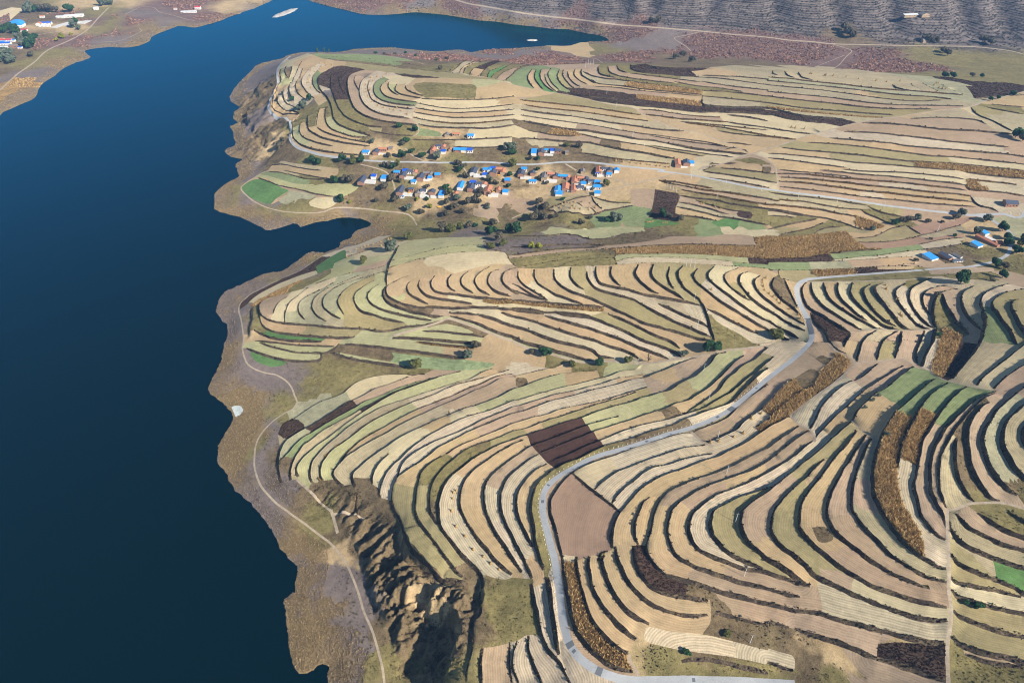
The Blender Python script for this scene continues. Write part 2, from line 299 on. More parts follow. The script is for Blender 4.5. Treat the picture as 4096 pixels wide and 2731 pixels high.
B 31 470,0 700,20 900,35 1100,50 1300,70 1500,95 1700,115 1815,132
B0.8 31 700,-5 900,10 1200,17 1500,40 1700,65 1805,78
B 31 100,60 300,65 500,85 700,105 900,130 1100,150 1300,175 1500,195 1700,210 1855,228
B 31 105,100 300,105 500,130 700,155 900,185 1100,200 1300,225 1500,245 1700,265 1880,278
B0.8 31 105,148 300,165 500,190 700,215 900,240 1100,260 1300,280 1500,300 1700,315 1910,326
B 31 1800,12 2000,40 2200,60 2400,78
B0.9 31 1820,78 2000,92 2200,115 2280,132
B0.9 31 1830,128 1850,170 2000,185 2200,205 2400,238
B1.2 31 1860,232 1900,290 1950,325 2050,345 2115,378
C 31 1870,240 2100,262 2351,302
C 31 1798,12 1832,130 1858,232
C 31 75,20 95,100 100,160
C 31 1020,90 1020,150
B0.9 31 0,197 200,227 400,247 600,268 800,302 935,322
B0.8 31 100,265 300,280 450,305 600,335 750,350 870,352
B0.9 31 0,362 100,367 200,387 330,412 450,422 560,442 700,482 800,522 910,552
B0.7 31 0,410 100,410 250,422
C 31 815,418 805,500 950,542 1070,512 940,450 815,418
B0.8 31 855,355 900,390 1000,430 1080,470 1125,492
B 31 922,330 1000,370 1100,397 1230,422
B 31 -10,540 100,515 200,490 350,460 450,440
B0.8 31 100,598 200,567 350,540 450,502 510,485
B0.8 31 420,582 470,547 550,520 660,515
C 31 0,600 250,600 500,580 700,557 725,562
C 31 0,717 200,702 400,672 600,632 722,605
B0.8 31 -20,808 300,802 560,767
C 31 722,560 800,640 890,700 885,720
B0.7 31 805,655 1000,655 1150,645 1300,620 1410,595
C 31 885,720 1050,715 1200,700 1385,676
B0.7 31 572,760 800,735 1000,725 1050,716
B0.7 31 602,812 700,805 850,790 1000,780 1150,760 1350,735 1455,724
B0.7 31 622,832 800,825 1000,812 1150,800 1320,790
B0.8 31 795,892 950,882 1150,870 1345,850
C 31 10,842 300,842 602,836
B0.6 31 18,912 200,916 400,912 790,902
B0.9 31 800,902 1000,892 1200,885 1420,882
B0.7 31 1270,502 1330,540 1410,590
B0.7 31 790,622 960,605 1050,570 1130,530 1260,502
C 31 732,567 900,572 1060,560
B0.7 31 1410,592 1550,560 1650,530 1770,500
C 31 1430,612 1550,612 1650,592 1800,575
B0.7 31 1385,678 1600,632 1795,613
B0.7 31 1430,722 1600,702 1810,670
C 31 378,842 402,912
C 31 572,768 622,832
C 31 725,838 795,895
C 31 1390,678 1480,760
B0.8 31 90,922 115,985 190,1005
C 31 400,912 400,950
C 31 1330,850 1400,810 1480,790
C 31 1340,880 1600,900 1850,870 1960,840
C 31 1490,905 1500,950 1800,940 2080,920 2070,892 1900,885
B1.2 31 352,1025 310,1075 320,1160 350,1240 380,1270 480,1320 580,1380 680,1440 755,1482
B1.1 31 395,1025 400,1090 430,1160 500,1240 600,1310 700,1370 800,1430 865,1452
B1.1 31 512,1022 520,1090 560,1170 640,1240 730,1300 820,1350 920,1400 1000,1440 1040,1447
B1.1 31 640,1025 635,1100 670,1180 740,1250 830,1330 910,1375
B1.2 31 775,1022 755,1100 780,1170 850,1250 940,1330 1040,1400 1140,1440 1200,1462
B1.2 31 940,1035 880,1090 890,1160 940,1250 1010,1330 1090,1390 1180,1425
B1.5 31 1060,1030 980,1080 1000,1150 1070,1230 1130,1310 1190,1390 1250,1440 1340,1462
B1.3 31 1260,1030 1180,1090 1170,1140 1200,1210 1250,1280 1310,1350 1390,1410 1490,1452
B1.3 31 1500,990 1350,1060 1300,1110 1300,1190 1340,1270 1400,1350 1470,1410 1530,1442
B1.2 31 1650,1048 1500,1080 1430,1130 1420,1190 1450,1260 1505,1312
B2 31 1750,1078 1640,1110 1550,1150 1520,1220 1510,1310 1520,1400 1555,1445
B1.4 31 1590,1140 1620,1220 1680,1310 1740,1390 1810,1440 1845,1495
B1.4 31 1890,1058 1800,1110 1770,1170 1790,1260 1840,1340 1900,1400 1965,1442
B1.4 31 2210,1038 2080,1080 1990,1130 1950,1190 1960,1250 1990,1285
B1.4 31 2400,1085 2200,1120 2100,1170 2050,1220 2080,1290 2140,1370 2200,1440 2250,1520 32 2290,20
B1.4 31 2310,1182 2240,1210 2230,1270 2270,1350 2310,1430 2360,1500 2420,1568
B1.2 31 390,1300 430,1390 500,1450 540,1500 560,1568 32 580,30 640,80 720,112
B1.2 31 755,1485 740,1530 720,1568 32 690,60
P0.7 31 755,1482 850,1475 1000,1455 1190,1465 1330,1465 1490,1455
P1.0 31 350,1022 600,1018 900,1012 1100,1005 1300,998 1450,980 1600,970
C 31 1600,970 1700,990 1900,1000 2100,1010 2400,1025
B1.3 11 1310,690 1280,760 1240,830 1215,900 1200,970 1195,1045
B 11 1400,965 1350,985 1260,1030 1205,1060 1190,1110 1210,1160 1270,1200 1370,1240 1500,1265 1560,1262
B1.2 11 1190,1055 1168,1085 1166,1140 1200,1200 1280,1250 1400,1290 1520,1320 1620,1340 1720,1335
B1.1 11 1410,1020 1385,1060 1400,1120 1450,1160 1520,1200 1580,1222
B1.1 11 1507,1003 1490,1050 1520,1110 1570,1150 1650,1170 1780,1190 1900,1210 1985,1227
B 11 1642,963 1610,1010 1610,1070 1640,1110 1720,1130 1830,1140 1950,1155 2050,1165 2150,1170 2351,1185
B1.1 11 1792,948 1760,1000 1765,1060 1790,1090 1832,1117
B1.1 11 1952,918 1890,980 1885,1040 1920,1080 1995,1128
B1.1 11 2142,878 2050,940 2010,1000 2020,1050 2060,1100 2145,1142
B1.2 11 2232,898 2150,950 2130,1010 2150,1070 2220,1120 2335,1152
B1.2 11 2352,905 2280,940 2260,1000 2290,1060 21 0,1100 60,1125
C 11 2351,860 2200,855 2050,880 1900,920 1750,950 1600,965 1450,990 1390,1000
B0.7 11 1230,900 1300,875 1400,845 1500,815 1630,785 1800,760 2000,745 2200,740 2290,760 2320,810 2351,850
B0.7 11 1260,830 1400,790 1550,750 1700,715 1850,695 2070,685
C 11 1280,780 1400,755 1550,720 1700,690 1900,670 2110,660
C 11 1310,695 1400,645 1500,630 1700,615 1900,610 2110,605
B 11 1230,845 1130,890 1000,920 860,945 700,990 555,1037
C 11 1240,795 1050,860 950,880 860,945
B 11 480,1070 380,1100 250,1140 130,1170 60,1200 30,1240 30,1290 60,1340 130,1380 250,1400 400,1410 550,1420 700,1440 850,1450 1000,1455 1100,1470 1200,1470 1300,1450 1400,1430 1550,1410 1680,1380 1760,1362
B0.8 11 285,1160 220,1200 180,1250 160,1312
B 11 482,1073 400,1140 320,1200 280,1270 265,1340 270,1398
B 11 720,1023 600,1090 500,1140 410,1200 385,1260 400,1320 450,1367
B 11 955,958 800,1020 650,1090 550,1160 515,1220 520,1280 560,1330 645,1383
B 11 1060,955 900,1010 750,1070 660,1130 615,1190 620,1250 670,1300 775,1362
B 11 1175,918 1000,1000 870,1060 790,1120 755,1180 755,1230 790,1290 803,1318
C 11 803,1318 806,1425
B1.1 11 1085,1008 980,1070 910,1130 900,1190 925,1250 970,1290 1080,1320 1200,1360 1365,1392
B1.1 11 1125,1038 1060,1090 1025,1140 1030,1190 1080,1240 1160,1275 1300,1310 1450,1340 1610,1372
B 11 30,1245 40,1380 70,1430 150,1480 300,1505 500,1525 700,1532 900,1530
B1.1 11 -20,1470 60,1500 150,1540 300,1560 600,1565
B0.8 11 1530,1470 1700,1480 1850,1500 2090,1522
B1.1 11 1250,1535 1400,1535 1600,1555 1800,1568 12 2050,25
C 11 1580,1440 1700,1408 1850,1420 2000,1490 1850,1498
B1 12 810,20 1000,40 1200,60 1400,85 1600,110 1800,140 1910,150
B0.8 12 1480,-5 1700,20 1900,40 2000,52
B0.9 12 -90,60 0,95 100,130 250,165 400,180 560,175 600,140 595,100
B0.7 12 30,5 200,60 400,100 550,100 650,95 740,45 760,15
B1.1 12 690,95 850,150 1050,190 1300,222 1345,232
B0.7 12 -10,-10 250,12 500,32 720,45
C 12 690,95 900,130 1100,172 1340,212 1530,245 1900,260 2190,220 2190,200 1900,165 1600,135 1300,100 1000,70 770,60 690,95
C b 690,100 720,160 800,205 900,228 1010,205 1020,185
B 11 1550,1255 1700,1255 1900,1265 2100,1255 2351,1277 21 290,1310
B0.8 11 1770,1300 1900,1310 2040,1328
B1.1 10 225,640 215,690 235,740 190,840 165,920 155,1000 200,1030 300,1045 405,1045
B1.2 10 280,608 265,660 295,722
B 10 333,612 320,680 300,725
B1.2 10 420,568 385,640 350,720 312,790 312,870 350,935
B1.2 10 425,635 410,700 370,770 370,830 400,880 445,908
B1.2 10 482,645 430,720 420,780 460,840 510,890 535,902
B1.2 10 195,890 205,960 250,1000 330,1020 400,1042
B1.2 10 250,835 255,910 290,960 385,998
B1.1 10 650,600 565,650 522,710 525,780 560,830 605,853
B1.6 10 810,608 700,630 620,670 575,720 575,790 610,850 650,890 680,940 700,1010 710,1080 750,1140 830,1180 950,1220 1055,1252
B1.3 10 692,690 685,790 710,870 740,960 790,1040 850,1090 1000,1150 1160,1172
B 10 762,700 770,780 820,862
B1.6 10 985,645 870,690 840,740 850,850 880,950 930,1020 1020,1070 1140,1105 1300,1130 1490,1152
B 10 922,700 900,740 940,822
B1.4 10 1000,712 958,780 950,860 980,940 1040,1000 1120,1040 1250,1070 1410,1092
B 10 1050,735 1025,800 1050,890 1090,930 1200,970 1440,1000
B1.2 10 1340,698 1200,710 1110,750 1078,810 1092,870 1150,920 1280,955 1460,972
B1.1 10 1225,728 1150,790 1150,840 1200,890 1320,920 1480,942
B1.2 10 1222,758 1215,800 1250,840 1310,872
B1.2 10 1292,778 1280,820 1310,860 1510,902
B 10 1372,788 1390,830 1450,860 1530,882
C 10 1440,790 1480,765 1600,758 1800,768 2010,783 2018,840 2012,905 1900,912 1700,897 1520,907 1530,882 1470,832 1440,790
B0.9 10 1460,990 1600,1015 1800,1035 2000,1030 2200,1020 2370,1005
B0.9 10 1450,1030 1600,1055 1800,1080 2000,1080 2200,1070 2370,1053
B0.9 10 1445,1078 1600,1112 1800,1132 2000,1132 2200,1112 2370,1093
B1.2 10 1495,1142 1650,1167 1900,1172 2150,1177 2370,1147
B0.7 10 1485,950 1700,990 1900,1000 2200,980 2370,957
B0.8 10 1520,908 1700,915 2020,915 2200,905 2370,885
P0.8 10 1485,945 1442,1030 1440,1090 1485,1150 1492,1220 1440,1255
B1.2 10 640,985 635,1060 650,1140 700,1190 800,1230 900,1260 1030,1255
B0.8 10 1050,1200 1200,1230 1350,1245 1470,1248
B1.1 10 562,1172 600,1200 700,1240 850,1280 1000,1310 1045,1328
B1.5 10 475,1060 478,1180 520,1220 620,1270 750,1300 900,1320 1050,1342
B1.1 10 470,1115 415,1145 400,1210 430,1260 500,1290 600,1320 705,1342
B1.4 10 365,1090 345,1125 335,1190 340,1250 370,1300 450,1345 600,1385 800,1412 970,1428
B0.8 10 580,998 660,975 640,1010
C 10 530,882 605,858
C 10 540,925 585,1000 548,1100 545,1160
B0.8 10 552,1158 580,1010 640,1008
P0.9 10 470,488 700,498 1000,498 1300,528 1480,572 1560,592 1710,592
B 10 560,520 800,530 1000,545 1250,570 1450,600 1535,622
B1.2 10 640,547 800,555 1000,575 1200,595 1400,630 1540,652
B0.8 10 720,560 900,580 1100,600 1400,640 1700,665 2000,690 20 0,755
C 10 850,612 1000,640 1260,670 1500,690 1700,715 2100,730 2300,750 20 0,770
C 10 1265,674 1400,685 1685,715 1420,712 1265,674
C 10 470,490 560,520 640,547 720,560
B 10 1775,650 1830,608 1905,570
B1.2 10 1800,662 1860,612 1920,565
B 10 1870,675 1890,628 2000,570
B1.2 10 1900,680 1950,612 2110,562
B1.3 10 1965,692 1990,642 2100,592 2220,558
B1.2 10 2060,702 2090,650 2200,590 20 0,553
B 10 2125,712 2150,660 2270,605
B 10 2160,718 2190,680 20 0,590
B 10 2210,724 2260,680 20 0,640
B 10 2280,742 2351,690 20 60,630 150,600 260,593
P0.7 10 1770,655 2000,702 2200,722 2340,772 20 200,820 370,850
B1.1 20 180,640 145,700 160,760 200,808
B1.2 20 218,648 205,710 240,770 285,822
B1.2 20 268,640 258,710 300,780 385,838
B 20 302,678 310,740 350,800 405,842
B 20 355,638 330,690 360,760 410,810 432,832
B1.1 20 435,648 415,700 450,770 525,827
B 20 470,650 470,700 510,760 565,812
B1.1 20 510,658 520,710 570,770 625,802
B1.1 20 580,638 570,690 620,740 695,777
B1.3 20 635,638 640,690 700,730 755,762
B1.1 20 650,668 800,710 1000,735 1200,765 1400,785 1600,810 1745,832
B 20 730,742 800,772 1000,792 1200,822 1450,847 1745,872
C 20 1745,832 1745,872
B1.2 20 790,620 800,670 860,700 960,717
B 20 880,613 890,650 950,690 1100,720 1300,745 1500,765
B1.2 20 960,608 980,640 1055,672
B1 20 1088,600 1090,630 1200,665 1400,680 1745,712
B0.8 20 1090,680 1300,700 1500,725 1735,755
B0.8 20 1270,605 1350,640
B 20 1740,690 2000,700 2351,730 30 0,740 300,770 600,800 900,835 1200,870 1500,890 1700,915
B 20 1740,750 2000,790 2351,830 30 0,840 300,870 600,900 900,940 1200,965 1600,970 1800,975
B0.8 20 1740,712 1900,720 30 0,780 200,800 500,830 800,870 1100,910 1350,930 1600,920
B0.8 20 1480,750 1700,790 1900,810 2110,842
B1.1 20 1745,832 2000,845 2351,885 30 300,920 600,950 850,980 1150,1000 1500,1000
B 20 1745,882 2000,907 2351,945 30 200,975 400,1000 600,1015 900,1040 1150,1057
B0.8 20 740,792 950,802 1200,832 1450,852 1740,880
B1.6 20 510,850 700,890 950,910 1140,925
B1.3 20 560,812 700,825 900,845 1060,862
B1.6 20 1745,915 1760,965 2000,985 2351,995 30 300,1062 600,1088 750,1110
B1.4 20 700,905 950,945 1200,975 1500,1005 1700,1030 1950,1032 2351,1052 30 200,1092 500,1130
C 20 1140,868 1400,895 1600,915 1745,935 1745,972 1500,950 1300,930 1140,902 1140,868
C 30 -20,985 300,1010 600,1045 800,1062 1045,1078 1000,1085 600,1058 300,1032 -20,1005
P1.0 20 370,850 600,890 900,960 1110,990 1180,1040 1300,1100 1500,1180 1700,1220 1900,1290 2050,1350 2180,1412
P1.2 20 1710,1565 1760,1530 1950,1500 2100,1440 2220,1410 30 0,1365 150,1322 350,1250 600,1185 750,1145 1000,1095 1200,1072 1500,1022 1850,982 2000,932 2351,842 2450,800
B0.9 20 80,920 300,942 600,972 750,992 950,1022 1180,1055
B0.8 20 110,962 300,992 600,1022 750,1042 1000,1080 1250,1112
B1.2 20 80,1008 300,1042 500,1062 700,1092 900,1125 1150,1160 1350,1190 1570,1205
B0.7 20 80,1060 300,1092 600,1132 800,1162 1000,1200 1200,1230 1500,1272 1800,1312 1985,1362
B1.6 20 90,1110 300,1150 500,1185 680,1202 800,1222 1000,1250 1150,1280 1300,1290 1500,1332 1700,1372 2000,1402 2165,1417
B1 20 150,1200 400,1245 580,1252
B1.4 20 70,1270 300,1282 500,1300 700,1312 800,1332 1000,1372 1200,1402 1350,1432 1500,1462
B0.9 20 610,1220 820,1272 1000,1302 1200,1332 1400,1372 1600,1402 1760,1432
B0.8 20 580,1410 700,1412 850,1442 1000,1462 1200,1482 1450,1502
C 20 820,1272 800,1330
C 20 820,1272 990,1295 1005,1330
B0.9 20 1170,1000 1350,1012 1500,1042 1670,1062 1910,1078
B1.1 20 1230,1052 1400,1072 1600,1097 1800,1112 1975,1122
B0.9 20 1600,1122 1800,1142 2000,1162 2351,1192
B1.3 20 1980,1052 2150,1072 2351,1112
B1 20 1970,1122 2150,1152 2351,1177 30 300,1222 420,1225
B0.8 20 1890,1202 2100,1232 2351,1252
B0.8 20 1970,1312 2200,1332
B 20 1760,1568 1900,1510 2060,1500
B1 30 40,650 50,680 92,697
B1 30 152,658 170,690 245,717
B1 30 282,668 310,710 410,738
B1 30 0,710 200,722 400,747 700,777 1000,812 1300,832 1600,857 1790,872
B1.2 30 1142,778 1170,805 1260,832
B1.2 30 1312,768 1340,800 1410,827
B1.2 30 1422,768 1470,800 1560,842
B1.3 30 1595,778 1650,820 1790,868
B1.2 30 1820,795 1860,850 1895,902
B1.3 30 870,1130 1100,1135 1300,1152 1600,1187 1900,1202 2270,1235
B1.1 30 700,1212 950,1217 1200,1242 1500,1277 1700,1302 2000,1332 2210,1352
B1.1 30 560,1268 800,1287 1100,1312 1300,1342 1600,1367 1900,1392 2150,1412 2400,1445
B0.9 30 350,1308 600,1322 900,1352 1200,1392 1500,1432 1700,1442 2000,1472 2400,1515
B1 30 130,1358 300,1377 600,1402 900,1432 1200,1472 1500,1492 1700,1502 2400,1575
B0.8 30 0,1410 200,1422 500,1452 800,1492 1100,1512 1500,1547 1720,1562
B0.8 30 0,1450 200,1472 500,1512 720,1542
B0.9 30 1310,1092 1600,1080 1900,1100 2000,1140
C 30 1320,1080 1450,1040 1700,1005 1790,1000 1900,1060
B1 30 1860,985 1920,1050 2060,1110 2250,1210
C 30 1650,1442 1750,1500 2351,1560
B1.2 30 1900,905 2200,880 2351,870
B0.8 30 2050,960 2351,985
B0.8 30 2000,985 2351,1050
C 12 1740,1030 1705,1050
R2.1 30 2450,1568 31 2351,402 2150,397 2000,402 1900,408 1820,405
R1.6 31 1820,405 1690,390 1500,370 1300,345 1100,322 900,292 700,262 500,235 300,212 100,185 0,172 21 2200,150 2000,108 1800,68 1600,35 1450,15 1350,5 20 1400,1562 1150,1540 900,1512 700,1492 450,1490 250,1508 50,1510 10 2150,1492 2000,1490 1700,1495 1500,1490 1200,1485 1000,1475
R1.9 10 1000,1475 770,1447 700,1440 580,1420 480,1390 390,1360 330,1310 310,1260 320,1200 320,1140 280,1100 220,1080 150,1050 120,1010 130,960 150,880 180,810 205,760 200,720 195,660 210,610 260,560 315,518
R2.1 31 1420,912 1100,935 800,957 500,982 350,1002 275,1050 268,1130 300,1240 350,1330 385,1430 402,1500 390,1568 32 300,100 200,185 100,260 0,338 22 2230,440 2120,530 2010,620 1850,710 1650,790 1450,845 1250,910 1050,975 850,1030 700,1085 560,1160 440,1230 340,1310 290,1400 280,1480 283,1568 23 310,120 350,280 390,430 420,600 440,760 455,900 475,1030 510,1160 560,1260 640,1350 750,1430 880,1490 1020,1530 1150,1545 1350,1540 1600,1535 1850,1540 2100,1545 2351,1560 2600,1575
R1.8 31 1440,910 1600,897 1800,885 1950,865 2080,830 2200,770 2230,680 2240,600 2190,540 2100,480 2030,440 1930,415
P0.9 33 1645,-40 1650,150 1660,350 1665,500 1660,700 1680,850 1680,1000 1650,1200 1650,1400 1660,1650
P0.8 33 1645,-40 32 1700,1545 1850,1490 2000,1478 2150,1480 2351,1530 2480,1560
P0.8 32 560,15 620,80 700,112 760,150 800,195 790,225 700,300 600,385 450,490 300,600 225,660 205,690 260,742 330,780 400,820 425,870 430,915
P0.7 32 800,208 850,190 1000,178 1150,160 1240,152 1310,190 1360,235 1420,250 1480,268 1540,310 1620,350 1700,375 1800,395 1900,420 2000,440 2080,448
P0.6 32 770,725 830,790 905,845
P0.7 13 300,0 430,90 560,190 680,280 760,370 830,470 880,580 920,680 960,800 990,910 1050,1040 1095,1170 1130,1300 1160,1420 1180,1568 1200,1700
P0.7 a 1570,700 1520,722 1420,752 1320,802 1220,872 1120,932 1000,982 900,1030 800,1080 700,1130 640,1180 600,1220 585,1280 605,1360 620,1450 630,1560 b 618,60 640,150 670,210 750,260 850,290 940,310 1020,360 1070,420 1100,500 1120,550 1090,610 1000,660 900,730 820,810 770,880 740,960 730,1060 730,1150 760,1260 800,1340 860,1410 940,1490 1050,1568
P0.9 a 850,0 780,30 640,120 605,165 660,230 740,290 850,340 1000,375 1200,388 1350,380 1450,345 1550,338 1750,350 1900,370 2100,390 2180,430 2220,500
P1.0 13 690,-20 715,60 750,190
P0.8 12 375,1265 470,1360 570,1450 690,1560
P0.8 13 705,18 850,12 990,45
P1.1 20 490,1505 590,1565
P0.9 10 1370,1360 1440,1430 1550,1482
P0.9 10 960,1510 1150,1560 11 1230,50 1270,140 1280,220
P0.9 21 380,5 11 2351,20
P1.0 21 595,30 750,60 900,75 1000,90 1075,128 1200,100 1350,65 1480,35
P0.9 21 1075,128 950,160 820,180 700,205 550,240 400,300
P0.9 21 0,440 100,400 220,365
P0.9 v 1780,440 1820,510 1760,580 1690,680 1600,790 1560,900 1600,960
P2.0 10 1830,0 1950,35 2100,60 2351,105 20 150,130 400,160 600,180 800,207 1000,232 1200,245 1450,265 1700,285 2000,315 2351,345 30 200,372 400,385 600,405 900,412 1200,420 1600,425 1900,432 2200,465 2351,500 2500,540
P0.8 20 1720,295 1600,325 1490,350 1530,385 1600,430 1640,470
P0.8 20 540,465 545,490 600,515 700,530 780,545 830,580
P0.8 30 600,410 700,440 770,470 720,520 650,600 570,650
P0.7 30 700,510 550,570 400,630
P1.8 00 1000,70 900,170 820,260 720,330 600,390 480,440 400,490 330,560 250,620 150,690 0,830
P1.5 z 0,605 250,600 500,570 700,530 900,500 1100,475
P0.8 00 800,390 950,388 1100,375 1230,325 1300,285 1280,262
P0.8 00 1150,135 1300,65 1420,75 1460,110 1600,145 1700,175 1790,195
P0.8 00 1920,95 2000,110 2100,90 2250,75
B 33 1720,15 1800,100 1900,170 2030,230 2150,290 2351,350 2500,390
B 33 1662,75 1680,170 1750,250 1850,320 1950,370 2100,430 2351,510 2500,550
B1.1 33 1690,375 1720,450 1850,530 2000,590 2150,650 2280,710 2351,760 2500,800
B0.9 33 1690,585 1710,630 1850,670 2000,700 2150,730 2330,770
B1.1 33 1690,695 1730,760 1850,810 2000,850 2200,900 2351,930 2500,960
B1.1 33 1700,895 1760,950 1900,1010 2050,1060 2200,1110 2351,1140 2500,1170
B1.2 33 1690,1130 1750,1200 1900,1270 2050,1310 2200,1340 2351,1380 2500,1400
B1.2 33 1930,5 2050,100 2150,160 2351,240 2500,290
B1.1 33 2190,-5 2351,100 2500,180
C 33 1770,-5 1760,15 1725,15
B0.8 33 1820,1290 2000,1350 2200,1390 2351,1410
C 33 2080,470 2085,590
C 33 475,375 460,450 480,560
C 33 400,138 540,128 600,240 470,275 400,138
C 33 460,672 485,800 492,915
B0.9 33 -20,1000 100,1020 200,1050
B1.1 33 250,1055 450,1130 650,1190 830,1270 990,1335
B0.9 33 990,1335 1200,1400 1450,1490 1660,1560
C 33 1015,1190 1000,1330
C 33 1130,1150 1060,1185 1015,1200 1200,1180 1400,1190 1640,1215
C 33 700,1255 800,1400 880,1490 1000,1568
C 33 200,1050 260,1060
C 33 -20,1240 120,1285 235,1325 232,1450 100,1420 -20,1390
B0.8 33 0,1380 120,1420 235,1455
C 33 -10,1160 200,1220 450,1290 650,1400 850,1520
B 23 170,648 200,800 240,980 270,1130 340,1270 430,1370 500,1500 530,1568
B0.9 23 310,600 340,760 370,1000 400,1200 425,1310
B 23 150,1118 150,1250 200,1400 265,1530 270,1580
B0.9 23 45,1175 10,1290 10,1420 50,1540 60,1600
C 23 45,1175 140,1115 240,1108
B0.8 13 2325,1190 2330,1350 2351,1560
C 23 425,1310 480,1400
C 23 1230,1060 1265,1040 1450,1085 1700,1110 1900,1150 2351,1265
C 23 1230,1060 1225,1170 1400,1230 1700,1290 2000,1330 2351,1400
C 23 2105,800 2110,940 2150,1000
C 23 2351,1265 33 0,1240
B0.8 23 1870,920 2050,960 2200,1000 2351,1030
C 23 1830,830 1870,920 1830,1010
B0.8 23 1560,1370 1750,1345 2000,1390 2200,1440 2351,1470
C 23 1120,1270 1140,1340 1350,1420 1540,1415
P0.8 23 1075,1300 1090,1370 1140,1450 1180,1535
P0.7 23 450,1180 470,1330 520,1480 560,1568
C 13 2080,1260 2325,1190
B1.1 13 2080,1262 2060,1400 2070,1568 2080,1650
B0.9 13 2060,720 2060,950 2000,1050 1990,1250 1940,1450 1930,1568
C a 610,152 700,90 820,72 900,110 970,150 1045,190 930,290 850,305 740,270 660,222 610,152
C a 780,30 850,0 
B0.8 a 760,65 850,95 950,135 1100,165 1190,185 1300,215 1470,240
C a 780,32 900,60 1100,120 1280,125 1180,162
C a 1180,162 1400,115 1680,140 1570,230 1470,230
C a 930,255 1050,185 1200,200 1290,240 1180,330 1000,310 930,255
C a 1290,245 1450,240 1490,290 1380,350 1240,320 1230,290 1290,245
B0.7 a 860,10 1000,20 1200,70 1420,75
B0.7 a 1000,0 1150,30 1350,70 1540,78
C a 655,1230 760,1140 950,1040 1150,960 1300,918 1310,945
C a 690,1245 760,1190 900,1120 1100,1030 1310,945 1425,898 1432,940
C a 700,1250 790,1215 900,1170 1100,1105 1310,1010 1432,940
C a 1290,882 1430,790 1560,728 1572,800 1645,790 1620,832 1430,900
C a 1310,945 1290,882
C a 1572,800 1700,760 1900,700 2050,660 2110,640
C a 1620,832 1800,790 1980,760
B0.6 11 820,800 1000,745 1100,710
C 10 1500,1170 1680,1210 1690,1255 1500,1250
B0.9 10 1420,1285 1700,1285 2000,1280 2351,1260
B0.8 10 1810,1345 2000,1355 2200,1350 2351,1320
C 10 230,1480 400,1510 600,1530 900,1560
B0.8 10 150,1520 250,1510 400,1545 600,1568
C 21 200,260 0,250
C 21 350,370 340,250 720,225
C 31 2050,455 2120,420 2351,405
C 31 2050,455 2150,560 2250,590 2351,575
C 20 0,890 200,890 370,860
C 20 130,905 370,866
B0.9 20 1745,872 1745,960
B0.6 20 1600,640 1690,690
C 20 1650,660 1740,650 1800,625 1915,608
C 10 1430,745 1350,830
C 10 500,500 560,545 640,600
B k 205,92 400,118 560,145 750,185 900,205 985,215
B k 360,430 500,450 700,480 855,507
B0.8 k 400,380 500,379 580,375
B k 470,405 620,420 750,435 845,448
C k 610,347 700,338 810,382 680,377 610,365
C k 755,400 812,402 806,440 755,438 755,400
B0.8 k 350,465 600,500 800,540
P0.8 k 690,308 780,345 840,395 850,430 862,540
B k 60,490 250,517 420,548
B0.8 k 870,420 1000,438 1344,465
B0.8 k 0,190 150,215 300,235 480,255
B1.2 k 500,290 560,270 640,290 660,305
B0.8 k 0,255 200,285 360,305 560,330
C b 515,595 560,585 610,595 630,630 600,665 560,690 540,650 515,595
C 32 432,160 490,124 582,160 530,212 432,160
C 32 235,342 390,252 465,292 432,370 330,432 235,342
C 32 430,400 432,370
C 31 1000,900 1005,912 1330,905 1345,882
B0.8 21 0,1040 60,1060 130,1110 240,1165 330,1190
B0.7 21 0,1090 130,1130 270,1165
C 23 90,530 110,600
"""
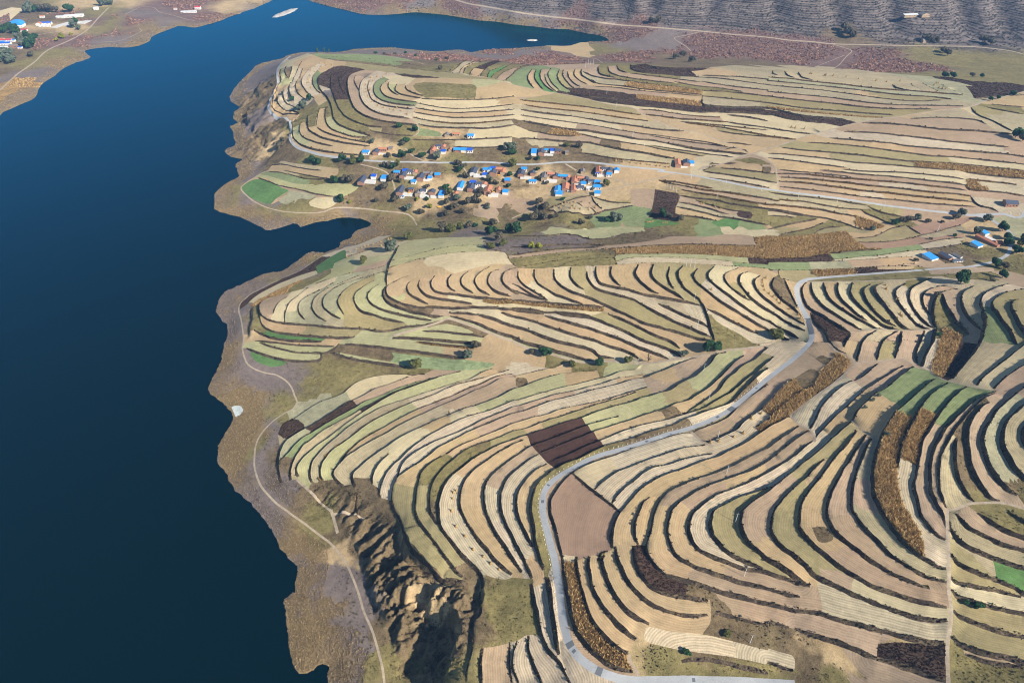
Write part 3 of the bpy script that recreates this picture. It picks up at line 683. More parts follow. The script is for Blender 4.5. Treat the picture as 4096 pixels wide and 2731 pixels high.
# what grows where: code followed by spots
SEEDS = """
33 x:500,200 o:200,250 t:430,80 p:700,200 s:960,200 c:1350,250 w:1470,250 p:1520,60 p:900,620 y:950,800 p:600,560 o:600,500 w:1000,950 y:620,560 t:60,300 p:200,700 p:300,820 p:450,1000 p:1000,1150 p:1800,60 s:1850,250 s:2250,310 s:1950,420 o:1850,450 G:2230,580 o:1950,610 y:2000,780 o:2050,930 o:2050,1130 d:1300,1350 h:2000,1450 p:1000,1450 x:400,1230 b:600,1200 b:700,1320 x:350,1330 w:100,1350 h:150,1500 h:600,1330 h:2200,100 x:300,1500 h:650,1400
32 x:450,150 p:300,250 p:100,420 c:190,480 c:640,260 c:350,520 c:120,680 w:300,650 w:640,560 p:830,270 p:1000,300 p:1120,310 t:850,560 g:1300,420 g:1480,450 g:1650,500 g:1800,550 t:1000,700 c:1150,1000 c:1100,1450 c:1330,850 w:1250,1350 p:1460,1050 s:1630,1200 x:1770,1100 p:1950,800 m:2120,850 s:2280,1000 o:650,900 t:800,1000 p:900,1000 s:960,1050 p:900,1350 w:250,1150 p:200,880 p:150,1000 t:60,900 w:150,1230 c:1630,130 d:1750,160 s:1950,200 y:2200,250 p:2300,330 p:600,40 t:760,100 p:950,80 o:1110,80 p:1300,80 t:480,1200 o:250,1420 t:440,1450 p:640,1450 s:900,1200 h:2200,1520 p:1830,1545 x:510,165 x:340,330 p:700,800
23 q:650,200 c:540,600 c:700,1100 t:640,600 t:800,700 t:950,700 t:1150,700 t:1250,850 t:1020,150 t:1200,150 t:1350,200 t:1520,200 w:1720,200 o:1960,250 p:2250,150 d:1300,600 w:1600,1150 t:1500,450 p:1800,620 p:2000,820 h:100,850 w:290,800 w:80,1350 w:300,1400 x:1950,850 p:2250,920 x:1950,1050 h:1400,1380 h:1700,1450 h:2000,1480 x:1750,1370 b:1350,1270 t:250,500 w:90,300 h:240,350 h:360,800
13 o:1500,300 o:1720,250 w:1850,300 t:2020,200 w:2270,250 h:2200,900 p:2200,1400 x:1200,400 x:1850,1200 x:1050,300 x:1450,800 b:1640,820 x:1650,960 x:1500,700 x:1300,1150 x:1850,800 u:900,900 u:700,600 u:1000,1200 u:600,500 r:450,1100 r:150,130 r:300,300 r:500,1300 u:800,1400 b:740,350 x:1700,1400 h:1250,1350 x:1550,550 h:1900,1400 x:1100,700 x:1550,1150 x:1000,150 h:550,60
22 k:500,850 k:500,950 k:500,1040 k:300,880 k:600,780 k:400,1110 y:800,1150 w:1200,1000 w:900,1300 w:1300,1230 w:1800,1080 q:600,1400 t:1200,1400 p:1600,1350 p:1800,1350 t:2100,1300 p:1900,850 p:2200,650 w:2150,820 w:1300,800 w:1850,650 w:2300,300 l:850,700 l:900,750 t:1000,790 l:1300,560 o:1500,500 t:1900,420 l:1800,300 p:2050,220 p:2200,300 o:2200,330 o:2050,480 l:200,440 t:800,320 l:950,250 y:700,370 w:950,390 t:1000,350 t:1400,320 p:1600,300 p:1400,420 p:100,660 t:500,630 t:700,570 o:1000,550 o:1200,450 x:1470,650 x:90,370 t:200,370 o:400,750 t:150,800 h:250,1300 h:600,1130 h:800,220 h:400,150 t:250,150 t:600,100 w:200,270 t:350,270 h:2000,50 x:2200,430 x:1400,820 o:60,860 t:180,1250 t:60,1000
12 m:500,600 y:1100,380 m:700,640 d:700,700 d:1200,510 d:850,630 p:1300,410 d:1500,390 s:700,780 l:650,930 l:1500,480 l:1900,320 s:650,1030 s:1200,640 l:1300,660 l:900,900 l:1400,640 t:1400,680 w:1700,440 w:1900,420 s:1700,640 p:1650,560 t:1200,820 s:1000,980 t:1700,740 y:1050,1130 y:1500,900 y:1850,710 y:1600,850 w:1700,880 h:1450,1150 h:1600,1200 h:1850,1060 x:1950,840 h:1700,1280 t:2000,930 w:1780,1350 t:2000,1280 w:2180,1450 p:2250,1200 o:1370,1400 o:1530,1400 l:720,1270 l:430,1150 s:550,1150 m:260,1000 g:350,980 d:600,780 x:260,1150 d:320,800 a:1500,150 G:120,180 l:200,130 l:400,80 l:1300,60 x:1100,60 x:800,140 h:600,280 h:500,450 h:700,320 u:480,390 u:100,420 r:30,550 h:300,620 u:100,800 u:60,1400 u:200,1400 x:150,1050 x:350,1350 x:600,1400 x:800,1450 x:1000,1400 t:2150,60 h:1400,260 x:1000,100 x:1000,210 h:1000,250
b W:580,630 r:500,400 r:600,750 r:450,1050 u:750,330 u:900,420 r:650,550 u:600,1200 r:350,420 u:500,200 r:600,900 u:800,1000 u:700,1100 r:550,1250 h:650,1000
a r:450,1250 u:550,1150 u:850,1030 r:700,1040 r:1200,800 h:1000,960 u:1100,920 h:1300,800 r:1650,640 r:1850,540 r:1950,450 h:2100,450 h:900,380 u:950,330 r:850,480 r:550,370 u:650,270 h:500,260 r:1450,400 h:1850,350 u:450,210 h:560,170 u:700,60 y:900,1080 c:1000,1080 G:1450,830 w:1700,700 t:1800,720 l:1750,860 l:1500,960 G:770,170 g:1050,90 l:1400,170 m:1100,260 y:1350,300 h:1100,330 x:1750,180 x:1850,260 d:1250,920 h:1150,1060 h:650,1350 h:740,1330 t:1250,15 s:1000,20 h:1250,70 u:550,1500 u:500,1350
11 y:200,1270 y:330,1250 m:350,1290 m:470,1250 s:570,1250 m:700,1250 o:900,1330 l:960,1150 l:1150,1180 l:1300,1170 l:1400,1360 o:600,1470 t:300,1440 G:300,1518 l:800,1340 t:1300,1120 t:1400,1190 t:1550,1080 t:1700,1070 t:1850,1030 t:1960,1000 t:2080,1000 p:2200,1020 p:2320,1010 t:1550,930 y:1700,830 t:1700,1220 y:2050,1210 c:2230,1205 y:2250,1240 p:1700,1290 t:1950,1360 y:2200,1330 l:850,840 l:700,960 p:1050,870 m:900,960 l:1600,690 l:1500,740 l:1600,780 h:1700,560 h:1500,560 l:1800,1450 l:1800,1540 x:1950,1450 u:1950,580 h:1300,470 x:1100,180 x:1200,90 h:700,90 x:1900,400 b:1550,70 b:1650,250 b:1500,330 x:1700,380 b:2200,60 h:1400,100 b:2050,230 p:2200,300 p:2150,390 x:2300,420 h:2050,480 h:1600,470 t:2150,920 x:1550,1280
21 y:250,1060 t:150,960 t:400,1080 t:500,1100 y:600,1090 o:600,980 w:730,980 t:840,960 t:1000,980 t:1250,980 o:1370,980 o:1480,980 o:1600,960 o:1760,960 y:1880,930 w:1900,1110 w:2200,1350 t:2050,980 o:2080,1060 y:2180,1030 t:2300,1000 y:2320,1200 c:400,1240 y:200,1285 c:1300,730 c:2310,660 l:1600,785 w:1500,830 p:1700,640 h:400,800 h:300,770 h:500,840 h:650,870 h:200,830 l:600,560 u:300,640 x:1300,600 x:900,650 G:1350,480 g:1100,480 g:900,400 g:1150,385 s:600,330 s:950,320 p:1200,250 d:1420,230 d:1350,330 d:2130,400 G:2050,490 g:2170,500 t:1000,40 b:200,200 p:60,300 b:900,210 b:550,200 b:300,110 h:1950,1450 t:300,1210 t:700,1200 w:1500,1350 s:1500,1280 w:1650,1220 o:1100,1230 o:900,1180 o:1200,1400 o:1000,1350 t:1400,1470 t:1900,1300 t:2050,1300 b:250,30 b:700,150 h:1600,540 g:1800,550 h:100,470 h:500,450 h:100,520 x:300,450 b:900,120 y:2050,560 y:2300,580 u:100,700 u:500,660 h:1000,340 t:1800,1410 s:1650,320 p:2100,250
31 c:300,650 c:300,750 c:600,930 c:900,470 c:1680,1500 t:300,520 o:250,555 o:600,545 o:1100,590 q:1500,520 s:1600,550 q:1200,670 g:1000,745 w:1000,790 w:1600,655 w:1600,690 d:250,820 g:200,875 m:550,870 o:250,940 t:1100,845 p:1000,860 p:1600,860 m:2200,480 p:1750,920 t:350,1100 p:450,1240 y:560,1200 t:590,1100 y:750,1150 o:830,1100 o:960,1150 s:1080,1100 w:1230,1160 h:1360,1010 w:1380,1150 w:1250,1220 p:1480,1150 h:1640,1320 p:1720,1180 s:1900,1130 w:2050,1150 s:1900,1250 o:2150,1250 g:2060,1350 d:520,1400 o:2320,1250 x:110,1100 s:500,320 s:700,300 s:600,380 s:250,300 w:1400,180 w:2000,55 w:2000,110 w:2100,300 p:2150,260 c:1950,155 p:500,180 p:900,250 p:1500,155 p:1000,110 t:800,180 t:700,130 t:1200,250 p:1700,340 w:900,200 h:700,500 h:350,450 h:1200,490 h:600,1000 h:1300,950 x:1600,790 h:1900,740 b:2050,620 h:2200,850 x:1900,800 p:2250,990 h:2000,960 d:1000,905 o:1050,370 p:1400,400 s:200,250 t:950,430
20 g:80,720 t:190,700 G:235,700 p:280,730 s:320,740 g:380,700 o:440,680 p:480,700 t:550,720 p:600,730 t:660,740 p:720,660 c:1100,770 c:1450,910 d:800,890 d:1300,960 d:1700,1000 d:1300,650 d:1650,640 h:1020,640 h:1300,690 o:350,890 x:300,1180 x:150,1160 s:250,1310 p:700,1270 x:900,1295 t:800,660 s:1000,740 p:1300,850 t:1500,870 s:2000,930 o:1900,880 s:1900,770 t:1900,690 s:2200,660 s:2250,690 t:300,990 s:400,1025 y:400,1080 t:1500,1390 s:800,1400 y:1900,1460 v:1100,520 v:1800,420 v:1600,500 v:300,530 v:400,560 u:1300,400 h:900,450 x:1500,530 x:1800,570 u:100,490 v:1000,310 v:600,250 f:300,50 f:900,100 f:1600,100 f:2100,150 t:600,470 u:1100,420 x:1650,610 v:2100,380 c:400,1220 t:2000,1250 t:1700,1260
30 c:400,1022 d:300,1065 c:1850,1520 o:1900,1010 s:1550,1060 m:1700,810 d:2050,840 s:600,720 s:1200,800 v:300,450 v:1000,560 v:600,520 h:1600,560 h:2100,600 h:1900,690 v:1300,600 f:300,200 f:900,200 f:1500,250 f:2000,250 f:1200,50 f:640,200 f:1400,150 x:700,250 f:2200,100 w:1000,1240 w:1500,1300 w:1900,1340 p:1500,1200 p:2100,1250 t:700,1300 y:250,1150 y:100,1210 t:1200,1330 p:1500,1410 o:900,1480 t:600,1540 o:200,1000 t:900,880 o:1000,850 s:700,830 s:2100,890 t:2200,960 h:2150,1010 s:2200,1120 p:600,940
10 h:1700,840 t:280,800 l:330,740 w:230,890 g:570,720 d:720,720 d:640,780 d:650,690 d:700,650 d:800,650 d:600,770 u:660,880 h:720,1010 h:900,1140 h:790,960 d:820,880 d:760,850 h:840,1000 h:660,930 p:900,870 w:1000,830 w:1060,900 g:1110,850 t:1180,860 l:1260,790 y:1400,745 t:1350,820 t:2200,830 y:1800,970 t:1800,1060 y:1800,1110 s:1900,1155 y:1800,1010 g:900,515 o:1000,592 g:1000,568 t:700,600 l:250,1000 l:370,1180 l:800,1210 t:620,1060 h:500,1100 t:600,920 t:500,1250 t:700,1230 t:600,1210 t:800,1350 d:2030,625 G:2200,640 g:2240,650 t:1900,640 s:1840,640 t:2100,640 t:1900,770 l:2100,750 y:300,560 t:450,580 w:420,760 w:350,850 t:440,850 w:600,800 w:500,690 d:1500,700 h:1350,1150 x:1200,1170 g:1600,1210 h:1500,1330 b:1700,1260 b:1150,1400 b:1700,1400 y:2100,1330 y:2150,1220 x:1700,1330 x:60,900 x:150,1200 u:50,1100 u:30,700 x:250,1350 x:60,1330 b:150,1330 x:200,1180 u:50,600 u:1400,480 v:1700,520 x:1600,590 h:1750,600 h:600,1470 x:900,1500 u:2100,500 v:2200,480 r:1700,110 v:1800,60 v:1100,20 f:1500,40 v:900,60 v:2000,100 v:1400,30 f:2100,60 x:200,1450 u:50,1500 r:1200,120 h:1200,1500 b:1550,1500 x:1500,1520 h:380,1140
00 x:50,60 x:330,100 h:420,60 v:30,200 v:550,130 x:500,170 v:950,200 v:1200,180 v:1150,260 h:1000,250 c:250,620 c:150,750 c:30,850 u:300,700 r:250,850 r:100,960 r:600,560 h:550,500 x:400,150 x:200,200 b:700,250 h:900,100 v:1500,70 u:1100,400 r:1400,250 u:1550,230 v:1700,90 v:1900,160 b:2100,60 b:1000,40 y:200,90 b:700,40 x:250,300 x:100,550 h:200,580 v:600,390 r:1300,390 v:1750,20 u:1350,130 b:400,240 x:50,650 h:1050,200 b:2250,50
k h:700,355 x:780,420 s:600,465 p:500,490 t:600,395 t:1000,300 p:300,270
v x:300,450 x:900,380 x:1300,390 h:1700,330 x:500,850 x:1000,960 x:1700,1000 x:400,760 h:600,420 x:2250,640 b:1300,680 b:600,280 x:1900,300
w x:700,110 x:1500,250 x:300,400 x:800,420 b:2200,620 x:1300,720 x:900,730 x:1000,180 h:700,330 x:1700,430 b:2200,820
"""
# ------------------------------------------------------------------ ground model
SP, CP = math.sin(R(PITCH)), math.cos(R(PITCH))
def rays(px):
    px = np.asarray(px, float)
    u = (px[:, 0] - 2048.0) / FPX
    v = (1365.5 - px[:, 1]) / FPX
    return np.stack([u, CP + v * SP, -SP + v * CP], 1)
def at_height(px, h):
    d = rays(px)
    t = (np.asarray(h, float) - CAM_Z) / d[:, 2]
    return d[:, :2] * t[:, None]

def hash2(ix, iy, seed):
    n = (ix * 374761393 + iy * 668265263 + seed * 1442695041) & 0xffffffff
    n = ((n ^ (n >> 13)) * 1274126177) & 0xffffffff
    return ((n ^ (n >> 16)) & 0xffff) / 65535.0
def vnoise(p, scale, seed=0):
    q = p / scale
    i = np.floor(q).astype(np.int64)
    f = q - i
    f = f * f * (3 - 2 * f)
    a = hash2(i[:, 0], i[:, 1], seed); b = hash2(i[:, 0] + 1, i[:, 1], seed)
    c = hash2(i[:, 0], i[:, 1] + 1, seed); d = hash2(i[:, 0] + 1, i[:, 1] + 1, seed)
    return (a + (b - a) * f[:, 0]) * (1 - f[:, 1]) + (c + (d - c) * f[:, 0]) * f[:, 1] - 0.5
def fbm(p, scale, seed=0, octs=4):
    return sum(vnoise(p, scale / 2 ** k, seed + k) / 1.7 ** k for k in range(octs))

def spline(px, step=11.0, closed=False):
    p = np.asarray(px, float)
    if len(p) < 2: return p
    n = len(p)
    if closed:
        q = np.vstack([p[-1], p, p[0], p[1]]); segs = n
    else:
        q = np.vstack([2 * p[0] - p[1], p, 2 * p[-1] - p[-2]]); segs = n - 1
    out = []
    for i in range(segs):
        a, b, c, d = q[i], q[i + 1], q[i + 2], q[i + 3]
        m = max(1, int(round(np.hypot(*(c - b)) / step)))
        t = (np.arange(m) / m)[:, None]
        out.append(0.5 * (2 * b + (c - a) * t + (2 * a - 5 * b + 4 * c - d) * t ** 2 + (3 * b - a - 3 * c + d) * t ** 3))
    if not closed: out.append(p[-1:])
    return np.vstack(out)

shore_px = []
for blk in SHORE.strip().split('\n'):
    shore_px += parse(blk)
shore_px = np.array(shore_px)
shore_xy = at_height(spline(shore_px, 14, closed=False), 0.0)

ctrl, hts = [], []
for blk in HEIGHTS.strip().split('\n'):
    toks = blk.split()
    ox, oy, k = sheet(toks[0])
    for tk in toks[1:]:
        x, y, h = map(float, tk.split(','))
        w = at_height([(ox + x / k, oy + y / k)], h)[0]
        ctrl.append(w); hts.append(h)
sh_c = at_height(shore_px[::2], 0.6)
for w in sh_c:
    ctrl.append(w); hts.append(0.6)
ctrl = np.array(ctrl); hts = np.array(hts)
def _phi(r2): return np.sqrt(r2 + 18.0 ** 2)
def _d2(a, b): return ((a[:, None, :] - b[None, :, :]) ** 2).sum(2)
_A = -_phi(_d2(ctrl, ctrl)) + 2.5 * np.eye(len(ctrl))
_P = np.hstack([np.ones((len(ctrl), 1)), ctrl / 1000.0])
_M = np.block([[_A, _P], [_P.T, np.zeros((3, 3))]])
_sol = np.linalg.solve(_M, np.concatenate([hts, np.zeros(3)]))
def H0x(p):
    out = np.empty(len(p))
    for i in range(0, len(p), 8000):
        q = p[i:i + 8000]
        out[i:i + 8000] = -_phi(_d2(q, ctrl)) @ _sol[:-3] + np.hstack([np.ones((len(q), 1)), q / 1000.0]) @ _sol[-3:]
    return out
GX0, GY0, GS, GNX, GNY = -1700.0, -150.0, 8.0, 440, 480
_gx, _gy = np.meshgrid(GX0 + GS * np.arange(GNX), GY0 + GS * np.arange(GNY))
_tab = H0x(np.column_stack([_gx.ravel(), _gy.ravel()])).reshape(GNY, GNX)
def H0(p):
    u = np.clip((p[:, 0] - GX0) / GS, 0, GNX - 1.001); v = np.clip((p[:, 1] - GY0) / GS, 0, GNY - 1.001)
    i, j = u.astype(int), v.astype(int); f, g = u - i, v - j
    return (_tab[j, i] * (1 - f) + _tab[j, i + 1] * f) * (1 - g) + (_tab[j + 1, i] * (1 - f) + _tab[j + 1, i + 1] * f) * g
# gullies running down the far slope
GULLIES = [parse(s) for s in ('30 170,320 120,150 60,-60 0,-400', '30 660,330 640,150 600,-60 560,-400', '30 1190,300 1150,120 1110,-60 1080,-400', '30 1870,330 1800,100 1770,-60 1760,-400',
    '30 2230,300 2170,100 2130,-60 2120,-400', '20 420,100 440,20 450,-60 440,-400', '20 980,200 1010,60 1020,-60 1040,-400', '20 1240,230 1270,60 1290,-60 1320,-400', '20 1840,260 1840,60 1830,-60 1820,-400', '20 40,80 20,0 0,-100 0,-400')]
def seg_dist(p, line):
    a, b = line[:-1], line[1:]
    ab = b - a
    L2 = (ab ** 2).sum(1) + 1e-9
    best = np.full(len(p), 1e9); 
    for i in range(0, len(p), 20000):
        q = p[i:i + 20000]
        t = np.clip(((q[:, None] - a[None]) * ab[None]).sum(2) / L2, 0, 1)
        d = np.hypot(*np.moveaxis(q[:, None] - (a[None] + t[..., None] * ab[None]), 2, 0))
        best[i:i + 20000] = d.min(1)
    return best
def in_poly(p, poly):
    x, y = p[:, 0], p[:, 1]
    ins = np.zeros(len(p), bool)
    j = len(poly) - 1
    for i in range(len(poly)):
        xi, yi = poly[i]; xj, yj = poly[j]
        if yi != yj:
            c = ((yi > y) != (yj > y)) & (x < (xj - xi) * (y - yi) / (yj - yi) + xi)
            ins ^= c
        j = i
    return ins
def H(p):
    h = H0(p)
    far = (h > 28) & (p[:, 1] > 1080)
    if far.any():
        q = p[far]
        amp = np.clip((h[far] - 28) / 30, 0, 1)
        cut = np.zeros(len(q))
        for g in gully_xy:
            d = seg_dist(q, g)
            cut = np.maximum(cut, np.exp(-(d / 24.0) ** 2))
        h[far] -= 15 * cut * amp
        zz = h[far]
        h[far] = zz + amp * 0.6 * np.sin(zz * 2 * math.pi / 3.0 + 0.8 * fbm(q, 90, 5))
    return np.maximum(h, 0.35)
def to_ground(px):
    """first point of the ground met by each sight line"""
    d = rays(px); hor = np.hypot(d[:, 0], d[:, 1]); d = d / hor[:, None]
    n = len(d); out = np.zeros((n, 2))
    for i in range(0, n, 20000):
        q = d[i:i + 20000]
        lo = np.full(len(q), 60.0); hi = np.full(len(q), 3600.0); open_ = np.ones(len(q), bool)
        s = 60.0
        while s < 3600.0:
            s2 = s + 6 + s * 0.012
            k = np.nonzero(open_)[0]
            if not len(k): break
            below = CAM_Z + q[k, 2] * s2 < np.maximum(H0(q[k, :2] * s2), 0.35)
            hit = k[below]
            lo[hit] = s; hi[hit] = s2; open_[hit] = False
            s = s2
        lo[open_] = 3590.0
        for _ in range(12):
            mid = 0.5 * (lo + hi)
            bel = CAM_Z + q[:, 2] * mid < np.maximum(H0(q[:, :2] * mid[:, None]), 0.35)
            hi = np.where(bel, mid, hi); lo = np.where(bel, lo, mid)
        out[i:i + 20000] = q[:, :2] * hi[:, None]
    return out

gully_xy = [to_ground(spline(g, 12)) for g in GULLIES]
BLUFF = to_ground(np.array(parse('12 260,1300 500,1305 800,1345 900,1365 1180,1580 13 1310,130 1400,380 1630,640 1880,670 2040,760 1985,1050 1900,1500 1890,1568 1300,1568 1200,1100 1050,900 950,500 850,250 700,60 12 500,1460 300,1380')))
# ---- read the lines
class Line: pass
lines = []
for raw in LINES.strip().split('\n'):
    head, rest = raw.split(' ', 1)
    L = Line(); L.kind = head[0]; L.val = float(head[1:]) if len(head) > 1 else 1.0
    L.px = spline(parse(rest), 12)
    lines.append(L)
allpx = np.vstack([L.px for L in lines])
allxy = to_ground(allpx)
o = 0
for li, L in enumerate(lines):
    n = len(L.px)
    L.xy = allxy[o:o + n]; o += n
    if L.kind == 'B':
        wob = np.stack([fbm(L.xy, 9, 40), fbm(L.xy, 9, 50)], 1) * 0.55
        L.xy = L.xy + wob
    t = np.gradient(L.xy, axis=0)
    t /= np.hypot(t[:, 0], t[:, 1])[:, None] + 1e-9
    L.nrm = np.stack([-t[:, 1], t[:, 0]], 1)
    L.s = np.concatenate([[0], np.cumsum(np.hypot(*np.diff(L.xy, axis=0).T))])
    if L.kind == 'B':
        ha = H(L.xy + L.nrm * 7); hb = H(L.xy - L.nrm * 7)
        L.up = 1.0 if (ha - hb).mean() > 0 else -1.0      # +1: left side is the high side
        near_k = 1.0 + 0.15 * np.clip((700 - np.hypot(*L.xy.mean(0))) / 300, 0, 1)
        L.step = 2.2 * L.val * near_k
        L.w = 0.78 * (0.6 + 0.4 * L.val)
        pxm = L.px.mean(0)
        if (pxm[0] > 2050 and pxm[1] < 1010) or (pxm[1] > 360 and pxm[1] < 480 and pxm[0] > 1650):
            L.up = 1.0 if L.nrm[:, 1].mean() > 0 else -1.0; L.w *= 1.1
        fk = np.clip((np.hypot(*L.xy.mean(0)) - 430) / 250, 0, 1)
        L.w *= 1 - 0.46 * fk; L.step *= 1 - 0.25 * fk
        L.reach = 13.0 + 3 * L.val
    elif L.kind in 'PR':
        L.w = L.val
    L.bb = (L.xy.min(0), L.xy.max(0))
banks = [L for L in lines if L.kind == 'B']
ways = [L for L in lines if L.kind in 'PR']

def near(L, p, reach):
    m = np.nonzero((p[:, 0] > L.bb[0][0] - reach) & (p[:, 0] < L.bb[1][0] + reach) & (p[:, 1] > L.bb[0][1] - reach) & (p[:, 1] < L.bb[1][1] + reach))[0]
    if not len(m): return None
    q = p[m]
    a, b = L.xy[:-1], L.xy[1:]
    ab = b - a
    L2 = (ab ** 2).sum(1) + 1e-9
    dist = np.empty(len(m)); sgn = np.empty(len(m)); along = np.empty(len(m))
    for i in range(0, len(m), 6000):
        qq = q[i:i + 6000]
        t = np.clip(((qq[:, None] - a[None]) * ab[None]).sum(2) / L2, 0, 1)
        r = qq[:, None] - (a[None] + t[..., None] * ab[None])
        dd = (r ** 2).sum(2)
        k = dd.argmin(1); ar = np.arange(len(qq))
        dist[i:i + 6000] = np.sqrt(dd[ar, k])
        rr = r[ar, k]; tt = ab[k]
        sgn[i:i + 6000] = np.sign(tt[:, 0] * rr[:, 1] - tt[:, 1] * rr[:, 0])
        along[i:i + 6000] = L.s[k] + t[ar, k] * np.sqrt(L2[k])
    return m, dist, sgn, along

ROUGH = [(parse('13 1250,450'), 34, 3.0), (parse('13 1500,750'), 34, 3.5), (parse('13 1250,800'), 25, 2.5), (parse('13 1700,900'), 28, 3.5), (parse('13 1800,1250'), 24, 3.0), (parse('12 700,1420'), 22, 1.8), (parse('12 420,1380'), 18, 1.5),
         (parse('12 1050,1480'), 16, 2.0), (parse('13 1000,250'), 22, 2.0), (parse('10 60,1000'), 60, 6), (parse('10 120,1300'), 50, 6), (parse('10 20,820'), 45, 4), (parse('21 600,500'), 30, 1.6), (parse('11 1950,400'), 34, 2.0), (parse('21 300,430'), 30, 1.6)]
rough_xy = [(to_ground(np.array(c))[0], r, a) for c, r, a in ROUGH]
# steep faces: (line, drop, half width, reach)
CLIFFS = [('13 1560,900 1640,950 1750,965 1830,1010 1860,1100 1850,1200 1800,1330 1760,1450 1740,1600 1720,1800', 13, 2.2, 22), ('13 1490,1040 1540,950 1580,890', 5, 1.5, 12),
          ('13 1215,1000 1240,880 1290,760 1320,650 1300,560', 6, 1.6, 12), ('13 1100,560 1110,640 1140,690', 4, 1.2, 9), ('13 1210,280 1190,360 1180,400', 4, 1.2, 9), ('13 1330,200 1330,330 1330,480', 3.5, 1.0, 9), ('13 1500,560 1500,640 1580,700 1570,850', 4, 1.2, 9), ('13 900,250 930,330 970,420', 3, 1.0, 8), ('13 1250,500 1200,590', 3.5, 1.2, 8), ('13 1080,760 1100,850', 3, 1.0, 7),
          ('13 1340,100 1350,220 1420,360 1520,450 1620,560 1700,650', 6, 2.0, 14), ('13 2070,600 2060,800 2030,950', 5, 1.6, 12),
          ('a 700,1250 715,1330 690,1420 700,1490 690,1540', 4.5, 1.5, 10),
          ('10 40,760 10,830 30,900', 6, 3, 22), ('00 2290,1020 2260,1080 2290,1150', 8, 3, 25), ('10 20,1290 90,1280 170,1290', 9, 3, 25), ('10 0,1150 -20,1220', 8, 3, 20)]
cliffs = []
for s, drop, w, reach in CLIFFS:
    L = Line(); L.kind = 'K'; L.xy = to_ground(spline(parse(s), 8)); L.xy = L.xy + np.stack([fbm(L.xy, 12, 61), fbm(L.xy, 12, 71)], 1) * 3
    t = np.gradient(L.xy, axis=0); t /= np.hypot(t[:, 0], t[:, 1])[:, None] + 1e-9
    L.nrm = np.stack([-t[:, 1], t[:, 0]], 1)
    L.s = np.concatenate([[0], np.cumsum(np.hypot(*np.diff(L.xy, axis=0).T))])
    ha = H(L.xy + L.nrm * 10); hb = H(L.xy - L.nrm * 10)
    L.up = 1.0 if (ha - hb).mean() > 0 else -1.0
    L.step, L.w, L.reach = drop, w, reach
    L.bb = (L.xy.min(0), L.xy.max(0)); cliffs.append(L)

from mathutils.kdtree import KDTree
_sd = []
for a, b in zip(shore_xy[:-1], shore_xy[1:]):
    k = max(1, int(np.hypot(*(b - a)) / 2.5))
    if np.hypot(*(b - a)) > 400: k = 8
    _sd += [a + (b - a) * t / k for t in range(k)]
_kd = KDTree(len(_sd))
for i, q in enumerate(_sd): _kd.insert((q[0], q[1], 0), i)
_kd.balance()
def shore_dist(p): return np.array([_kd.find((x, y, 0))[2] for x, y in p.tolist()])
lake_poly = at_height(shore_px, 0.0)
def surface(p):
    """height of the built ground, distance to the closest bank edge, distance to the shore"""
    p = np.asarray(p, float)
    h = H(p)
    st = np.zeros(len(p)); row = np.full(len(p), 30.0); way = np.full(len(p), 1e3)
    for L in ways:
        r = near(L, p, 8)
        if r is None: continue
        m, d, sg, al = r
        way[m] = np.minimum(way[m], d - L.w)
    for L in banks + cliffs:
        r = near(L, p, max(L.reach, 30 if L.kind == 'B' else 0))
        if r is None: continue
        m, d, sg, al = r
        if L.kind == 'B': row[m] = np.minimum(row[m], d)
        tap = np.clip(np.minimum(al, L.s[-1] - al) / 7.0, 0.05, 1)
        st[m] += 0.5 * L.step * L.up * sg * np.clip(d / L.w, 0, 1) * np.clip(1 - d / L.reach, 0, 1) * tap
    st *= np.clip((way + 0.2) / 3.0, 0, 1)
    h = h + st
    for c, rad, amp in rough_xy:
        d = np.hypot(p[:, 0] - c[0], p[:, 1] - c[1])
        m = d < rad * 1.6
        if m.any():
            q = p[m]
            an = np.column_stack([q[:, 0] * 0.35 + q[:, 1] * 0.2, q[:, 1] * 1.0 - q[:, 0] * 0.55])
            rid = 0.5 - 1.4 * np.abs(fbm(an, 13, 3, 4))
            inside = in_poly(q, BLUFF) if c[1] < 420 else np.ones(len(q), bool)
            edge = np.clip(seg_dist(q, BLUFF) / 6.0, 0, 1) * inside if c[1] < 420 else 1.0
            h[m] += edge * amp * np.clip(1.6 - d[m] / rad, 0, 1) * ((rid - 0.1) * 1.9 + 0.55 * (0.3 - np.abs(fbm(an, 4.2, 13, 3))) + 0.25 * fbm(q, 2.2, 19, 2))
    sd = shore_dist(p)
    ins = in_poly(p, lake_poly)
    k = np.clip(sd / 9.0, 0, 1); k = k * k * (3 - 2 * k)
    bank = 0.25 + np.maximum(h - 0.25, 0) * k + fbm(p, 5, 9, 2) * 0.25 * k
    z = np.where(ins, -np.minimum(0.05 + sd * 0.25, 6.0), np.maximum(bank, 0.12))
    return z, row, np.where(ins, -sd, sd), way
